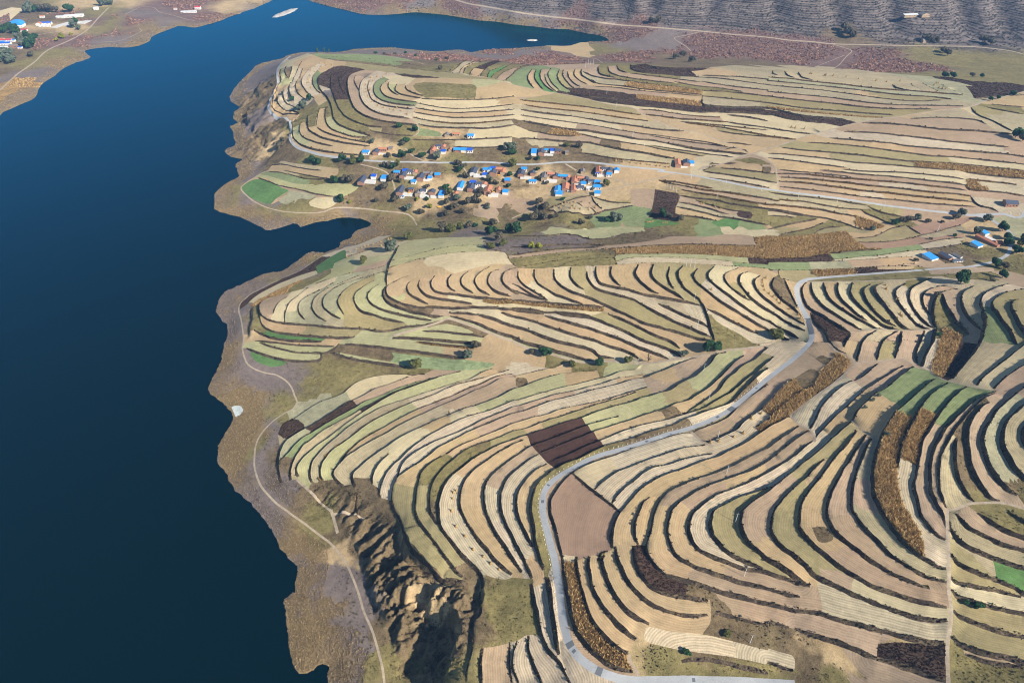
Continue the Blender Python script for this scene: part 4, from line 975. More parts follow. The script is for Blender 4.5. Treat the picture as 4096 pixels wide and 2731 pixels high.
# ------------------------------------------------------------------ materials
MATS = {}
def new_mat(name):
    m = bpy.data.materials.new(name); m.use_nodes = True
    n = m.node_tree.nodes; l = m.node_tree.links
    b = n['Principled BSDF']; b.inputs['Roughness'].default_value = 0.9
    b.inputs['Specular IOR Level'].default_value = 0.15
    MATS[name] = m
    return m, n, l, b
def math_node(n, l, op, a, b=None, c=None):
    x = n.new('ShaderNodeMath'); x.operation = op
    for i, v in enumerate((a, b, c)):
        if v is None: continue
        if isinstance(v, (int, float)): x.inputs[i].default_value = v
        else: l.new(v, x.inputs[i])
    return x.outputs[0]
def noise_node(n, l, scale, detail=4, rough=0.6, vec=None):
    x = n.new('ShaderNodeTexNoise'); x.inputs['Scale'].default_value = scale
    x.inputs['Detail'].default_value = detail; x.inputs['Roughness'].default_value = rough
    if vec is None:
        g = n.new('ShaderNodeNewGeometry'); vec = g.outputs['Position']
    l.new(vec, x.inputs['Vector'])
    return x.outputs['Fac']
def scale_color(n, l, col, fac):
    x = n.new('ShaderNodeVectorMath'); x.operation = 'SCALE'
    l.new(col, x.inputs[0]); l.new(fac, x.inputs['Scale'])
    return x.outputs[0]
def plain(name, rgb, rough=0.85, var=0.25, scale=3.0, spec=0.15, metal=0.0):
    m, n, l, b = new_mat(name)
    b.inputs['Roughness'].default_value = rough; b.inputs['Specular IOR Level'].default_value = spec
    b.inputs['Metallic'].default_value = metal
    c = n.new('ShaderNodeRGB'); c.outputs[0].default_value = (*rgb, 1)
    f = math_node(n, l, 'MULTIPLY_ADD', noise_node(n, l, scale, 5), var * 2, 1 - var)
    l.new(scale_color(n, l, c.outputs[0], f), b.inputs['Base Color'])
    return m
def lin(r, g, b):
    return tuple(((v / 255.0) / 12.92 if v / 255.0 <= 0.04045 else ((v / 255.0 + 0.055) / 1.055) ** 2.4) for v in (r, g, b))

# soil and crops: colour, row spacing and patchiness come from the surface's own attributes
def soil_material():
    m, n, l, b = new_mat('soil')
    tint = n.new('ShaderNodeAttribute'); tint.attribute_name = 'tint'
    par = n.new('ShaderNodeAttribute'); par.attribute_name = 'par'      # x: row distance/40, y: stripe strength, z: patchiness
    sep = n.new('ShaderNodeSeparateXYZ'); l.new(par.outputs['Vector'], sep.inputs[0])
    big = noise_node(n, l, 0.035, 5, 0.65)
    mid = noise_node(n, l, 0.22, 6, 0.7)
    fine = noise_node(n, l, 1.3, 5, 0.75)
    row = math_node(n, l, 'MULTIPLY', sep.outputs[0], 40.0 * 2 * math.pi / 1.35)
    row = math_node(n, l, 'MULTIPLY_ADD', mid, 0.9, row)
    wv = math_node(n, l, 'SINE', row)
    row2 = math_node(n, l, 'SINE', math_node(n, l, 'MULTIPLY', row, 0.37))
    a = math_node(n, l, 'MULTIPLY', wv, sep.outputs[1])
    a2 = math_node(n, l, 'MULTIPLY', row2, math_node(n, l, 'MULTIPLY', sep.outputs[1], 0.5))
    p1 = math_node(n, l, 'MULTIPLY', math_node(n, l, 'ADD', big, -0.5), math_node(n, l, 'MULTIPLY', sep.outputs[2], 2.4))
    p2 = math_node(n, l, 'MULTIPLY', math_node(n, l, 'ADD', mid, -0.5), math_node(n, l, 'MULTIPLY', sep.outputs[2], 3.4))
    p3 = math_node(n, l, 'MULTIPLY', math_node(n, l, 'ADD', fine, -0.5), math_node(n, l, 'MULTIPLY', sep.outputs[2], 3.2))
    f = math_node(n, l, 'ADD', math_node(n, l, 'ADD', a, a2), math_node(n, l, 'ADD', p1, math_node(n, l, 'ADD', p2, p3)))
    f = math_node(n, l, 'MAXIMUM', math_node(n, l, 'ADD', f, 1.0), 0.12)
    l.new(scale_color(n, l, tint.outputs['Color'], f), b.inputs['Base Color'])
    bp = n.new('ShaderNodeBump'); bp.inputs['Distance'].default_value = 0.35
    hgt = math_node(n, l, 'ADD', math_node(n, l, 'MULTIPLY', wv, math_node(n, l, 'MULTIPLY', sep.outputs[1], 0.5)), math_node(n, l, 'MULTIPLY', fine, math_node(n, l, 'MULTIPLY', sep.outputs[2], 4.0)))
    l.new(hgt, bp.inputs['Height']); bp.inputs['Strength'].default_value = 0.6
    l.new(bp.outputs[0], b.inputs['Normal'])
    return m
def two_tone(name, c1, c2, c3, s1, s2, bump=0.5, dist=0.5):
    m, n, l, b = new_mat(name)
    r = n.new('ShaderNodeValToRGB')
    r.color_ramp.elements[0].position = 0.36; r.color_ramp.elements[0].color = (*c1, 1)
    r.color_ramp.elements[1].position = 0.66; r.color_ramp.elements[1].color = (*c3, 1)
    e = r.color_ramp.elements.new(0.5); e.color = (*c2, 1)
    f1 = noise_node(n, l, s1, 6, 0.7); f2 = noise_node(n, l, s2, 5, 0.7)
    f = math_node(n, l, 'ADD', math_node(n, l, 'MULTIPLY', f1, 0.5), math_node(n, l, 'MULTIPLY', f2, 0.5))
    l.new(f, r.inputs[0]); l.new(r.outputs[0], b.inputs['Base Color'])
    bp = n.new('ShaderNodeBump'); bp.inputs['Distance'].default_value = dist; bp.inputs['Strength'].default_value = bump
    l.new(f2, bp.inputs['Height']); l.new(bp.outputs[0], b.inputs['Normal'])
    return m
SOIL = soil_material()
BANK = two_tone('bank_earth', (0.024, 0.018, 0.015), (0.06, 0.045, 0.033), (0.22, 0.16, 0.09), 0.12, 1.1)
PATH = two_tone('path_dirt', (0.22, 0.17, 0.11), (0.34, 0.27, 0.19), (0.44, 0.37, 0.28), 0.3, 2.0, 0.3, 0.1)
ROADM = two_tone('road_concrete', (0.27, 0.275, 0.275), (0.34, 0.345, 0.34), (0.39, 0.39, 0.385), 0.08, 1.2, 0.1, 0.02)

K = 0.62
def pal(r, g, b, stripe=0.0, patch=0.15):
    return (*[v * K for v in lin(r, g, b)], stripe, patch)
PAL = {
 't': pal(200, 172, 130, .08, .20), 'p': pal(188, 162, 132, .08, .20), 'q': pal(180, 148, 122, .05, .14), 'y': pal(214, 196, 156, .07, .18),
 'w': pal(208, 190, 158, .15, .24), 's': pal(188, 172, 136, .10, .28), 'm': pal(178, 172, 136, .04, .34), 'o': pal(172, 157, 112, .07, .22),
 'l': pal(188, 182, 134, .08, .22), 'g': pal(144, 154, 106, .08, .30), 'G': pal(106, 142, 82, .06, .34), 'a': pal(162, 174, 126, .10, .5),
 'd': pal(96, 76, 64, .04, .45), 'k': pal(88, 64, 54, .05, .30), 'c': pal(172, 140, 90, .0, .5), 'x': pal(130, 112, 84, 0, .6),
 'h': pal(144, 132, 86, 0, .5), 'u': pal(138, 124, 116, 0, .34), 'r': pal(154, 132, 96, 0, .3), 'v': pal(134, 108, 98, 0, .5),
 'W': pal(214, 220, 218, 0, .3), 'b': pal(206, 178, 134, 0, .38), 'f': pal(112, 102, 96, .38, 1.0)}
GROUND_CODES = set('xhurvbf')

# ------------------------------------------------------------------ triangulate the valley
verts, cons = [], []
def add_chain(pts, closed=False):
    i0 = len(verts); verts.extend(map(tuple, pts))
    n = len(pts)
    cons.extend((i0 + i, i0 + i + 1) for i in range(n - 1))
    if closed: cons.append((i0 + n - 1, i0))
for i, L in enumerate(lines):
    if L.kind == 'C':
        L.ring = None; add_chain(L.xy); continue
    k = 0.55 if L.kind == 'B' else 0.12
    big_ = 1 + (0.7 * fbm(L.xy, 28, 33, 2) if L.kind == 'B' else 0)
    wl = L.w * big_ * (1 + k * fbm(L.xy, 5, 81, 3)); wr = L.w * big_ * (1 + k * fbm(L.xy, 5, 91, 3))
    L.ring = np.vstack([L.xy + L.nrm * wl[:, None], (L.xy - L.nrm * wr[:, None])[::-1]])
    L.wl, L.wr = wl, wr
    add_chain(L.ring, True)
for L in cliffs:
    add_chain(L.xy + L.nrm * L.w); add_chain(L.xy); add_chain(L.xy - L.nrm * L.w)
add_chain(shore_xy)
# close small gaps: a boundary that stops just short of another is carried on to meet it
_pts = np.vstack([L.xy for L in lines] + [shore_xy]); _ids = np.concatenate([np.full(len(L.xy), i) for i, L in enumerate(lines)] + [np.full(len(shore_xy), -1)])
_scale = np.hypot(_pts[:, 0], _pts[:, 1])
for i, L in enumerate(lines):
    if L.kind not in 'BC' or len(L.xy) < 3: continue
    for end, prev in ((0, 2), (-1, -3)):
        p = L.xy[end]; t = p - L.xy[prev]; t = t / (np.hypot(*t) + 1e-9)
        r = _pts - p; dist = np.hypot(r[:, 0], r[:, 1]); other = _ids != i
        lim = 7 + 0.008 * np.hypot(*p)
        fwd = (r @ t) / (dist + 1e-9)
        ok = other & (dist < lim) & (fwd > -0.35)
        if not ok.any():
            ok = other & (dist < 2.6 * lim) & (fwd > 0.93)
        if ok.any():
            k = np.nonzero(ok)[0]; k = k[np.argmin(dist[k] * (1.6 - fwd[k]))]
            add_chain([tuple(p), tuple(_pts[k] + (_pts[k] - p) / (dist[k] + 1e-9) * 0.3)])
cons_n = len(cons)
gx, gy = [], []
for y in np.concatenate([np.arange(-620, 150, 26), np.arange(150, 2790, 18), np.arange(2790, 3420, 40)]):
    for x in np.arange(-500, 4700, 18 if 150 <= y < 2790 else 36):
        gx.append(x); gy.append(y)
g = np.stack([gx, gy], 1) + nrs.uniform(-5, 5, (len(gx), 2))
extra = []
xx, yy = np.meshgrid(np.arange(1650, 4420, 15.0), np.arange(-360, 190, 5.0)); extra.append(np.stack([xx.ravel(), yy.ravel()], 1))
xx, yy = np.meshgrid(np.arange(1150, 2000, 7.0), np.arange(1930, 2900, 7.0)); extra.append(np.stack([xx.ravel(), yy.ravel()], 1))
xx, yy = np.meshgrid(np.arange(840, 1180, 8.0), np.arange(250, 660, 7.0)); extra.append(np.stack([xx.ravel(), yy.ravel()], 1))
g = np.vstack([g] + [e + nrs.uniform(-2, 2, e.shape) for e in extra])
gxy = to_ground(g)
keep = ~(in_poly(gxy, lake_poly) & (shore_dist(gxy) > 12))
verts.extend(map(tuple, gxy[keep]))
vo, eo, fo, _ov, oe, _of = delaunay_2d_cdt([Vector(v) for v in verts], cons, [], 0, 1e-4, True)
V = np.array([tuple(v) for v in vo])
F = np.array(fo, dtype=np.int64)
E = np.array(eo, dtype=np.int64)
Z, ROW, SHORED, WAYD = surface(V)
cen = V[F].mean(1)
csd = in_poly(cen, lake_poly) & (shore_dist(cen) > 9)
tri_size = np.max([np.hypot(*(V[F[:, a]] - V[F[:, (a + 1) % 3]]).T) for a in range(3)], 0)
owner = np.full(len(F), -1)          # bank / way index
_rank = {'R': 3, 'P': 2, 'B': 1}
for i, L in enumerate(lines):
    if L.ring is None: continue
    r = near(L, cen, 3.5)
    if r is None: continue
    m, d, sg, al = r
    wid = np.where(sg > 0, np.interp(al, L.s, L.wl), np.interp(al, L.s, L.wr))
    beyond = ((al <= 0) | (al >= L.s[-1])) & (d > 0.02)
    for k in m[(d < wid) & ~beyond]:
        if owner[k] < 0 or _rank[L.kind] > _rank[lines[owner[k]].kind]: owner[k] = i
# components
parent = list(range(len(F)))
def find(a):
    while parent[a] != a:
        parent[a] = parent[parent[a]]; a = parent[a]
    return a
edge_faces = {}
for fi, f in enumerate(F.tolist()):
    for a in range(3):
        p, q = f[a], f[(a + 1) % 3]
        edge_faces.setdefault((p, q) if p < q else (q, p), []).append(fi)
blocked = set()
for ei, src in enumerate(oe):
    if len(src):
        a, b = int(E[ei][0]), int(E[ei][1]); blocked.add((a, b) if a < b else (b, a))
for e, fs in edge_faces.items():
    if len(fs) == 2 and e not in blocked and owner[fs[0]] == -1 and owner[fs[1]] == -1 and not csd[fs[0]] and not csd[fs[1]]:
        a, b = find(fs[0]), find(fs[1])
        if a != b: parent[a] = b
comp = np.array([find(i) for i in range(len(F))])
alive = ~csd
area = 0.5 * np.abs((V[F[:, 1], 0] - V[F[:, 0], 0]) * (V[F[:, 2], 1] - V[F[:, 0], 1]) - (V[F[:, 1], 1] - V[F[:, 0], 1]) * (V[F[:, 2], 0] - V[F[:, 0], 0]))

# screen-independent seeds on the ground
seed_code, seed_px = [], []
for blk in SEEDS.strip().split('\n'):
    toks = blk.split(); ox, oy, k = sheet(toks[0])
    for tk in toks[1:]:
        c, xy = tk.split(':'); x, y = map(float, xy.split(','))
        seed_code.append(c); seed_px.append((ox + x / k, oy + y / k))
seed_xy = to_ground(np.array(seed_px)); seed_code = np.array(seed_code)
def face_at(p):
    m = np.nonzero((np.abs(cen[:, 0] - p[0]) < 90) & (np.abs(cen[:, 1] - p[1]) < 90))[0]
    a, b, c = V[F[m, 0]], V[F[m, 1]], V[F[m, 2]]
    def cr(u, v): return (v[:, 0] - u[:, 0]) * (p[1] - u[:, 1]) - (v[:, 1] - u[:, 1]) * (p[0] - u[:, 0])
    s1, s2, s3 = cr(a, b), cr(b, c), cr(c, a)
    ok = np.nonzero(((s1 >= 0) & (s2 >= 0) & (s3 >= 0)) | ((s1 <= 0) & (s2 <= 0) & (s3 <= 0)))[0]
    return m[ok[0]] if len(ok) else -1
# every stretch of ground takes the crop of the closest spot that can be walked to without crossing a boundary
import heapq
nbr = [[] for _ in range(len(F))]
for e, fs in edge_faces.items():
    if len(fs) == 2 and e not in blocked and owner[fs[0]] == -1 and owner[fs[1]] == -1 and alive[fs[0]] and alive[fs[1]]:
        a, b = fs; w = float(np.hypot(cen[a, 0] - cen[b, 0], cen[a, 1] - cen[b, 1])); nbr[a].append((b, w)); nbr[b].append((a, w))
lab = np.full(len(F), -1); best = {}
heap = []
for i, p in enumerate(seed_xy):
    f = face_at(p)
    if f >= 0 and owner[f] == -1 and alive[f]: heap.append((0.0, int(f), i))
heapq.heapify(heap)
while heap:
    d, f, i = heapq.heappop(heap)
    if lab[f] >= 0: continue
    lab[f] = i
    for g2, w in nbr[f]:
        if lab[g2] < 0: heapq.heappush(heap, (d + w, g2, i))
for _ in range(4):
    new = lab.copy()
    for f in np.nonzero(lab >= 0)[0].tolist():
        nb = [lab[g2] for g2, _w in nbr[f]]
        if len(nb) >= 2 and nb.count(nb[0]) >= 2 and nb[0] != lab[f]: new[f] = nb[0]
        elif len(nb) == 3 and nb[1] == nb[2] != lab[f]: new[f] = nb[1]
    lab = new
# unlabelled closed pieces are keyed by their own component
key = np.where(lab >= 0, lab, comp + 100000)
order = np.argsort(key, kind='stable')
free = order[(owner[order] == -1) & alive[order]]
cid, start = np.unique(key[free], return_index=True)
groups = np.split(free, start[1:])
PALA = {c: np.array(v) for c, v in PAL.items()}
G_idx = np.array([i for i, c in enumerate(seed_code) if c in GROUND_CODES])
F_idx = np.array([i for i, c in enumerate(seed_code) if c not in GROUND_CODES])
def blend(p, idx, soft=0.20):
    """palette values at p, from the closest seeds, with a wandering border"""
    w = p + np.stack([fbm(p, 26, 101), fbm(p, 26, 111)], 1) * 22 + np.stack([fbm(p, 6, 121), fbm(p, 6, 131)], 1) * 6
    d = np.sqrt(_d2(w, seed_xy[idx]))
    sc = np.maximum(d.min(1), 6)[:, None]
    wt = np.exp(-(d / sc - 1) / soft) ; wt /= wt.sum(1)[:, None]
    return wt @ np.array([PALA[seed_code[i]] for i in idx])
def rows_for(fs):
    """crop rows run along the bank or boundary that follows the field best"""
    u = np.unique(F[fs]); p = V[u]
    sub = p[:: max(1, len(p) // 40)]
    lo, hi = sub.min(0), sub.max(0); best = None
    for L in banks:
        if L.bb[0][0] > hi[0] + 2 or L.bb[1][0] < lo[0] - 2 or L.bb[0][1] > hi[1] + 2 or L.bb[1][1] < lo[1] - 2: continue
        d = seg_dist(sub, L.xy[::2] if len(L.xy) > 6 else L.xy)
        if best is None or d.mean() < best[0]: best = (d.mean(), L)
    if best is not None: ROW[u] = seg_dist(p, best[1].xy)
def build(name, faces, mats, parent=None, vals=None, mat_ix=None):
    used, inv = np.unique(F[faces].ravel(), return_inverse=True)
    tri = inv.reshape(-1, 3)
    a, b, c = V[F[faces, 0]], V[F[faces, 1]], V[F[faces, 2]]
    flip = ((b[:, 0] - a[:, 0]) * (c[:, 1] - a[:, 1]) - (b[:, 1] - a[:, 1]) * (c[:, 0] - a[:, 0])) < 0
    tri[flip] = tri[flip][:, ::-1]
    me = bpy.data.meshes.new(name)
    me.vertices.add(len(used)); me.vertices.foreach_set('co', np.column_stack([V[used], Z[used]]).ravel())
    me.loops.add(tri.size); me.loops.foreach_set('vertex_index', tri.ravel().astype(np.int32))
    me.polygons.add(len(tri)); me.polygons.foreach_set('loop_start', (np.arange(len(tri)) * 3).astype(np.int32))
    for m in mats: me.materials.append(m)
    if vals is not None:
        v = vals(used)
        at = me.color_attributes.new('tint', 'FLOAT_COLOR', 'POINT'); at.data.foreach_set('color', np.column_stack([v[:, :3], np.ones(len(v))]).ravel())
        ap = me.attributes.new('par', 'FLOAT_VECTOR', 'POINT'); ap.data.foreach_set('vector', np.column_stack([ROW[used] / 40.0, v[:, 3], v[:, 4]]).ravel())
    me.update(calc_edges=True)
    me.polygons.foreach_set('use_smooth', np.ones(len(tri), bool))
    o = bpy.data.objects.new(name, me); COL.objects.link(o)
    if parent is not None: o.parent = parent
    return o
def setting(name, label=None):
    o = bpy.data.objects.new(name, None); COL.objects.link(o); o['kind'] = 'structure'
    if label: o['label'] = label
    return o
near_hill = setting('terraced_hillside', 'near hillside of narrow curved terraces beside the concrete road')
mid_hill = setting('terraced_mound', 'middle spur of curved terraces above the lake shore')
headland = setting('terraced_headland', 'rounded terraced headland with the lake on three sides')
plain_st = setting('terraced_plain', 'wide gentle slope of long straight terraces behind the village')
def region(p):
    x, y = p
    t = (y) 
    px, py = world_px(np.array([[x, y, 50.0]]))[0]
    if py < 690: return headland if px < 2060 else plain_st
    if py < 960 and px > 2200: return plain_st
    if py < 1480 and px < 3250: return mid_hill
    return near_hill
def world_px(w):
    d = w - np.array([0, 0, CAM_Z])
    f = d[:, 1] * CP - d[:, 2] * SP
    v = d[:, 1] * SP + d[:, 2] * CP
    return np.column_stack([2048 + FPX * d[:, 0] / f, 1365.5 - FPX * v / f])
crops = []     # (code, faces) that carry standing plants
ground_faces = []
for c, fs in zip(cid, groups):
    A = area[fs].sum()
    cc = np.average(cen[fs], axis=0, weights=area[fs])
    code = seed_code[c] if c < 100000 else None
    if code is None and (A < 20 or A > 30000 or SHORED[F[fs]].mean() < 30 or in_poly(cc[None], BLUFF)[0] or min(np.hypot(*(L.xy - cc).T).min() for L in cliffs) < 7 or cc[1] > 1150 or cc[1] < 60 or abs(cc[0]) > 900): code = 'x'
    if code in GROUND_CODES:
        ground_faces.append(fs); continue
    if code is None:
        k = F_idx[np.argmin(np.hypot(*(seed_xy[F_idx] - cc).T))]
        base = seed_code[k]
        code = base if base in 'tpyows' else rnd.choice('tttppyos')
        if rnd.random() < 0.35: code = rnd.choice('ttppyoslw')
        if region(cc) is plain_st: code = rnd.choice('pppptssoty')
    P0 = PALA[code].copy()
    P0[:3] *= 1 + (rnd.random() - 0.5) * 0.14
    P0[:3] *= np.array([1 + (rnd.random() - .5) * .05, 1, 1 + (rnd.random() - .5) * .08])
    if code in 'cdk': crops.append((code, fs))
    rows_for(fs)
    fo_ = build('salt_crust' if code == 'W' else 'terrace_field', fs, [SOIL], region(cc), lambda u, P0=P0: np.repeat(P0[None], len(u), 0))
    FLAB = {'q': 'large bare reddish brown field inside the road bend', 'k': 'dark brown stubble terrace beside the concrete road', 'c': 'terrace of ripe golden corn', 'G': 'deep green crop terrace', 'g': 'green crop terrace', 'd': 'terrace of dark dry brush', 'W': 'white salt crust on the reedy shore'}
    if code in FLAB: fo_['label'] = FLAB[code]
gf = np.concatenate(ground_faces)
_fu = np.unique(F[gf]); _fu = _fu[(V[_fu, 1] > 1080) & (Z[_fu] > 24)]
ROW[_fu] = Z[_fu] / 3.0 * 1.35
def ground_vals(u):
    out = np.empty((len(u), 5))
    for i in range(0, len(u), 6000):
        q = V[u[i:i + 6000]]
        b = blend(q, G_idx, 0.16)
        s = SHORED[u[i:i + 6000]]
        k = np.clip(1 - (s + fbm(q, 12, 77) * 8 - 10) / 10.0, 0, 1)[:, None]
        reed = np.where(fbm(q, 60, 55)[:, None] > 0.12, PALA['u'], PALA['r'])
        b = b * (1 - k * 0.8) + reed * k * 0.8
        cl = np.full(len(q), 99.0)
        for L in cliffs:
            r = near(L, q, 6)
            if r is not None: cl[r[0]] = np.minimum(cl[r[0]], r[1] / L.w)
        kc = (np.clip(1.3 - cl, 0, 1) * np.clip(0.25 + fbm(q, 7, 66) * 1.2, 0, 1))[:, None]
        kc = kc * 0.65
        b = b * (1 - kc) + PALA['b'] * kc
        out[i:i + 6000] = b
    return out
# long slivers between outer samples are dropped so that the sheet keeps to the valley
ground = build('ground', gf, [SOIL], None, ground_vals)
ground['kind'] = 'structure'; ground['label'] = 'lake shore, scrub slopes and village ground between the terraces'
path_names = []
for i, L in enumerate(lines):
    if L.ring is None: continue
    fs = np.nonzero((owner == i) & alive)[0]
    if not len(fs): continue
    c0 = cen[fs].mean(0)
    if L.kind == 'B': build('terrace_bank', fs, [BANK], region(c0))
    else:
        o = build('concrete_road' if L.kind == 'R' else 'dirt_path', fs, [ROADM if L.kind == 'R' else PATH])
        o['kind'] = 'structure'; L.obj = o

# the lake
me = bpy.data.meshes.new('lake'); bm = bmesh.new()
vs = [bm.verts.new(v) for v in ((-2600, -900, 0), (1200, -900, 0), (1200, 5000, 0), (-2600, 5000, 0))]
bm.faces.new(vs); bm.to_mesh(me); bm.free()
lake = bpy.data.objects.new('lake', me); COL.objects.link(lake); lake['kind'] = 'structure'; lake['label'] = 'deep blue lake'
m, n, l, b = new_mat('lake_water')
df = n.new('ShaderNodeBsdfDiffuse'); df.inputs['Color'].default_value = (0.0, 0.0055, 0.0062, 1)
gl = n.new('ShaderNodeBsdfGlossy'); gl.inputs['Color'].default_value = (0.04, 0.62, 0.98, 1); gl.inputs['Roughness'].default_value = 0.16
fr_ = n.new('ShaderNodeFresnel'); fr_.inputs['IOR'].default_value = 1.33
bp = n.new('ShaderNodeBump'); bp.inputs['Strength'].default_value = 0.35; bp.inputs['Distance'].default_value = 0.15
lanes = noise_node(n, l, 0.012, 6, 0.7); rip = noise_node(n, l, 0.8, 5, 0.65)
l.new(math_node(n, l, 'MULTIPLY', rip, math_node(n, l, 'MULTIPLY_ADD', lanes, 1.6, 0.2)), bp.inputs['Height'])
for q in (gl, fr_): l.new(bp.outputs[0], q.inputs['Normal'])
mx = n.new('ShaderNodeMixShader'); l.new(fr_.outputs[0], mx.inputs[0]); l.new(df.outputs[0], mx.inputs[1]); l.new(gl.outputs[0], mx.inputs[2])
l.new(mx.outputs[0], n['Material Output'].inputs['Surface'])
me.materials.append(m)
# ------------------------------------------------------------------ standing plants nobody could count
def plant_mat():
    m, n, l, b = new_mat('plant')
    a = n.new('ShaderNodeAttribute'); a.attribute_name = 'tint'
    l.new(a.outputs['Color'], b.inputs['Base Color']); b.inputs['Specular IOR Level'].default_value = 0.05
    tr_ = n.new('ShaderNodeBsdfTranslucent'); mx = n.new('ShaderNodeMixShader'); mx.inputs[0].default_value = 0.35
    l.new(a.outputs['Color'], tr_.inputs['Color']); l.new(b.outputs[0], mx.inputs[1]); l.new(tr_.outputs[0], mx.inputs[2]); l.new(mx.outputs[0], n['Material Output'].inputs['Surface'])
    return m
PLANT = plant_mat()
def sample(fs, density):
    A = area[fs]
    n = np.maximum(A * density, 0); k = np.floor(n).astype(int) + (nrs.rand(len(n)) < n - np.floor(n))
    f = np.repeat(fs, k)
    u = nrs.rand(len(f)); v = nrs.rand(len(f)); m = u + v > 1; u[m] = 1 - u[m]; v[m] = 1 - v[m]
    a, b, c = F[f, 0], F[f, 1], F[f, 2]
    P3 = np.column_stack([V, Z])
    return P3[a] + (P3[b] - P3[a]) * u[:, None] + (P3[c] - P3[a]) * v[:, None], f
def tufts(name, pts, hgt, wid, cols, label, blades=3, lean=0.35, jitter=0.3, parent=None):
    """each point becomes a little bunch of upright blades"""
    n = len(pts)
    if not n: return None
    vs, cs = [], []
    hgt = np.broadcast_to(hgt, n); wid = np.broadcast_to(wid, n)
    for k in range(blades):
        ang = nrs.rand(n) * 2 * math.pi
        hh = hgt * (0.6 + 0.6 * nrs.rand(n)); ww = wid * (0.6 + 0.7 * nrs.rand(n))
        off = (nrs.rand(n, 2) - 0.5) * wid[:, None] * 0.8
        dx, dy = np.cos(ang) * ww * 0.5, np.sin(ang) * ww * 0.5
        b0 = pts + np.column_stack([off[:, 0] - dx, off[:, 1] - dy, np.full(n, -0.08)])
        b1 = pts + np.column_stack([off[:, 0] + dx, off[:, 1] + dy, np.full(n, -0.08)])
        l1 = (nrs.rand(n, 2) - 0.5) * lean * hh[:, None]
        t0 = b0 + np.column_stack([l1[:, 0] + dx * 0.5, l1[:, 1] + dy * 0.5, hh]); t1 = b1 + np.column_stack([l1[:, 0] - dx * 0.3, l1[:, 1] - dy * 0.3, hh * 0.9])
        vs.append(np.stack([b0, b1, t1, t0], 1).reshape(-1, 3))
        c = cols * (1 + (nrs.rand(n, 1) - 0.5) * 2 * jitter)
        cs.append(np.repeat(c, 4, 0))
    vs = np.vstack(vs); cs = np.vstack(cs); nf = len(vs) // 4
    me = bpy.data.meshes.new(name)
    me.vertices.add(len(vs)); me.vertices.foreach_set('co', vs.ravel())
    me.loops.add(nf * 4); me.loops.foreach_set('vertex_index', np.arange(nf * 4, dtype=np.int32))
    me.polygons.add(nf); me.polygons.foreach_set('loop_start', (np.arange(nf) * 4).astype(np.int32))
    at = me.color_attributes.new('tint', 'FLOAT_COLOR', 'POINT'); at.data.foreach_set('color', np.column_stack([cs, np.ones(len(cs))]).ravel())
    me.materials.append(PLANT); me.update(calc_edges=True)
    o = bpy.data.objects.new(name, me); COL.objects.link(o); o['kind'] = 'stuff'; o['label'] = label
    if parent is not None: o.parent = parent
    return o
def mixcol(n, *cols):
    c = np.array([[v * K for v in lin(*x)] for x in cols])
    return c[nrs.randint(0, len(c), n)]
def cam_dist(p): return np.sqrt(p[:, 0] ** 2 + p[:, 1] ** 2 + (p[:, 2] - CAM_Z) ** 2)
in_view = lambda q: (lambda s: (s[:, 0] > -150) & (s[:, 0] < 4250) & (s[:, 1] > -80) & (s[:, 1] < 2900))(world_px(q))

# rough grass on the terrace banks
bp_all = []
GOLD = ['31 700,105', '31 1300,175', '31 700,155', '31 350,335', '31 150,315', '31 1000,90', '31 750,350', '31 2000,90', '31 2200,205', '21 1850,220', '21 2200,235', '20 300,942', '20 900,1010', '20 600,1022', '20 1500,1042', '20 1800,1112', '20 1000,1462', '30 700,777', '30 1500,850', '21 1500,25', '10 1900,1132', '31 1200,105', '20 1400,1070', '20 2000,1160', '20 1750,1142', '12 1900,40', '12 1500,565', '12 1500,615']
gold_xy = to_ground(np.array([parse(s)[0] for s in GOLD]))
gold_lines = set()
for q in gold_xy:
    gold_lines.add(min(range(len(banks)), key=lambda i: np.hypot(*(banks[i].xy - q).T).min()))
gp = []
for bi, L in enumerate(banks):
    c = L.xy.mean(0); dist = np.hypot(np.hypot(*c), CAM_Z - 50)
    sp = 0.75 if dist < 520 else (1.2 if dist < 800 else 2.2)
    s = np.arange(0.4, L.s[-1], sp / 2.0); s = s + (nrs.rand(len(s)) - 0.5) * sp
    x = np.interp(s, L.s, L.xy[:, 0]); y = np.interp(s, L.s, L.xy[:, 1])
    nx = np.interp(s, L.s, L.nrm[:, 0]); ny = np.interp(s, L.s, L.nrm[:, 1])
    o = (nrs.rand(len(s)) * 1.9 - 0.75) * L.w * L.up
    bp_all.append(np.column_stack([x + nx * o, y + ny * o, np.full(len(s), min(1.35, max(1.0, dist / 560))), np.full(len(s), L.val)]))
    if bi in gold_lines:
        s = np.arange(1, L.s[-1], 0.9); x = np.interp(s, L.s, L.xy[:, 0]); y = np.interp(s, L.s, L.xy[:, 1])
        nx = np.interp(s, L.s, L.nrm[:, 0]); ny = np.interp(s, L.s, L.nrm[:, 1])
        keepg = fbm(np.column_stack([s, s * 0 + bi * 13.0]), 14, 7, 2) > -0.12
        gp.append(np.column_stack([x - nx * L.up * (L.w + 0.3), y - ny * L.up * (L.w + 0.3)])[keepg])
bp_all = np.vstack(bp_all)
zz, _r, _s, wd = surface(bp_all[:, :2])
ok = (wd > 0.3) & (zz > 0.3)
bp_all, zz = bp_all[ok], zz[ok]
pts = np.column_stack([bp_all[:, :2], zz])
vis = in_view(pts); pts, bb = pts[vis], bp_all[vis]
dry = fbm(pts[:, :2], 22, 31)
cols = mixcol(len(pts), (70, 56, 46), (88, 72, 52), (62, 56, 44), (96, 84, 58))
green = dry > 0.28; cols[green] = mixcol(green.sum(), (84, 90, 58), (72, 80, 50), (100, 98, 62))
